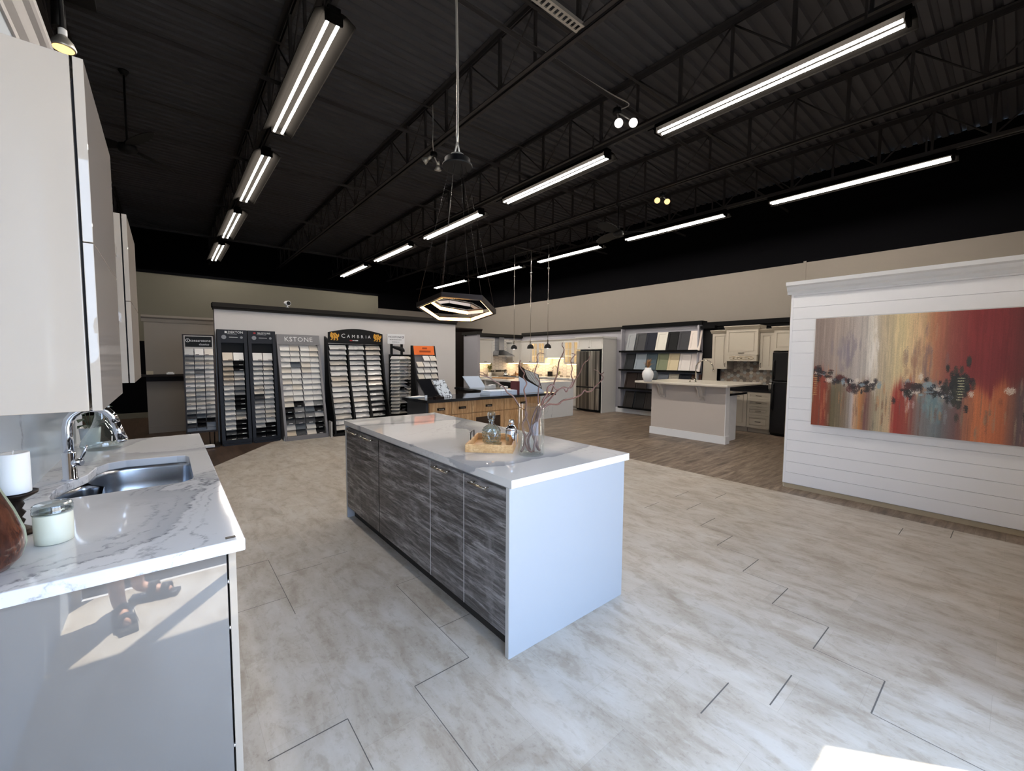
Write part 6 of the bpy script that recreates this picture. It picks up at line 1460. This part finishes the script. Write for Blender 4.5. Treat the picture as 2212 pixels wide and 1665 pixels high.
V = Vector; S = []; Ed = []
def add(p, r, link=None):
    S.append((V(p), r)); i = len(S)-1
    if link is not None: Ed.append((link, i))
    return i
pel = add((-0.24, -0.14, 0.93), (0.15, 0.11)); w = add((-0.24, -0.145, 1.08), (0.145, 0.10), pel); ch = add((-0.24, -0.145, 1.28), (0.16, 0.11), w); sh = add((-0.24, -0.15, 1.42), (0.12, 0.08), ch)
nk = add((-0.24, -0.135, 1.52), 0.055, sh); hd = add((-0.24, -0.12, 1.62), (0.075, 0.088), nk); tp_ = add((-0.235, -0.125, 1.74), (0.06, 0.075), hd)
for s, ft, toe in ((-1, (-0.27, -0.04, 0.09), (-0.215, 0.20, 0.035)), (1, (-0.19, -0.17, 0.09), (-0.02, -0.125, 0.035))):
    hp = add((-0.24+s*0.085, -0.14, 0.84), 0.085, pel); kn = add(((-0.24+s*0.085+ft[0])/2, (ft[1]-0.14)/2+0.03, 0.48), 0.056, hp); an = add(ft, 0.036, kn); mid = add(((ft[0]*0.4+toe[0]*0.6), (ft[1]*0.4+toe[1]*0.6), 0.05), (0.04, 0.028), an); add(toe, (0.036, 0.018), mid)
hands = []
for s, el, wr in ((-1, (-0.47, -0.10, 1.20), (-0.21, 0.02, 1.36)), (1, (-0.02, -0.22, 1.22), (-0.07, -0.09, 1.42))):
    a = add((-0.24+s*0.18, -0.15, 1.41), 0.055, sh); e = add(el, 0.042, a); wv = add(wr, 0.028, e); hands.append((wv, V(wr), s))
for wv, p, s in hands:
    d = V((0.035 if s < 0 else -0.005, 0.03, 0.05)).normalized(); side = V((1, 0.2, -0.2)).normalized()*(-s); pm = add(p + d*0.06, (0.036, 0.018), wv)
    for k in range(4):
        o0 = p + d*0.085 + side*(0.024-0.016*k); f1 = add(o0, 0.0095, pm); f2 = add(o0 + d*(0.03 - 0.004*abs(k-1)) + V((0, 0.012, 0)), 0.0085, f1); add(o0 + d*(0.05 - 0.006*abs(k-1)) + V((0.0, -0.004, 0.006)), 0.007, f2)
    th = add(p + d*0.035 + side*0.032, 0.011, pm); add(p + d*0.06 + side*0.05, 0.009, th)
body = skin_body('body', S, Ed, M['skin'], ph)
TS = []; TE = []
def tadd(p, r, link=None):
    TS.append((V(p), r)); i = len(TS)-1
    if link is not None: TE.append((link, i))
    return i
tp0 = tadd((-0.24, -0.14, 0.95), (0.165, 0.125)); tadd((-0.24, -0.142, 1.05), (0.16, 0.118), tp0)
for s, ft in ((-1, (-0.27, -0.05, 0.27)), (1, (-0.20, -0.165, 0.27))):
    hp = tadd((-0.24+s*0.085, -0.14, 0.83), 0.105, tp0); kn = tadd(((-0.24+s*0.085+ft[0])/2, (ft[1]-0.14)/2+0.03, 0.50), 0.085, hp); tadd(ft, 0.075, kn)
skin_body('trousers', TS, TE, M['khaki'], ph)
US = [(V((-0.24, -0.143, 1.02)), (0.165, 0.12)), (V((-0.24, -0.145, 1.28)), (0.175, 0.122)), (V((-0.24, -0.15, 1.43)), (0.13, 0.09)), (V((-0.42, -0.15, 1.41)), 0.068), (V((-0.06, -0.15, 1.41)), 0.068), (V((-0.455, -0.12, 1.29)), 0.06), (V((-0.04, -0.19, 1.30)), 0.06)]
skin_body('shirt', US, [(0, 1), (1, 2), (2, 3), (2, 4), (3, 5), (4, 6)], M['shirt'], ph)
b = MB(); b.lathe((-0.236, -0.135, 1.66), [(0.078, 0), (0.083, 0.04), (0.075, 0.085), (0.045, 0.115), (0.005, 0.122)], 18, sy=1.12); part('hair', b, M['hair'], ph)
b = MB(); b.sphere((-0.24, -0.025, 1.625), 0.014, 10); b.sphere((-0.27, -0.036, 1.65), 0.009, 8); b.sphere((-0.21, -0.036, 1.65), 0.009, 8); b.box(-0.262, -0.04, 1.575, -0.218, -0.03, 1.583); part('face', b, M['skin'], ph)
for ft, toe in (((-0.27, -0.075), (-0.208, 0.235)), ((-0.225, -0.185), (0.012, -0.117))):
    f, e = V((*ft, 0)), V((*toe, 0)); d = (e-f).normalized(); s = V((-d.y, d.x, 0)); L_ = (e-f).length; n = 14; out = []
    for i in range(n): u = i/(n-1); out.append((u, 0.034 + 0.014*math.sin(u*PI*0.9)))
    pts = [f + d*L_*u + s*w_ for u, w_ in out] + [f + d*L_*u - s*w_ for u, w_ in reversed(out)]
    b = MB(); b.prism([p + V((0, 0, 0.001)) for p in pts], (0, 0, 0.022)); sn = part('sandal', b, M['sandal'], ph)
    for u, hgt in ((0.74, 0.062), (0.48, 0.085)):
        c = f + d*L_*u; b = MB(); q = [c + s*0.05*math.cos(a) + V((0, 0, 0.015 + hgt*math.sin(a))) for a in [PI*i/10 for i in range(11)]]
        R = [[p - d*0.022, p + d*0.022, p + d*0.022 + V((0, 0, 0.006)), p - d*0.022 + V((0, 0, 0.006))] for p in q]
        b.loft(R, smooth=False); part('strap', b, M['sandal'], sn)
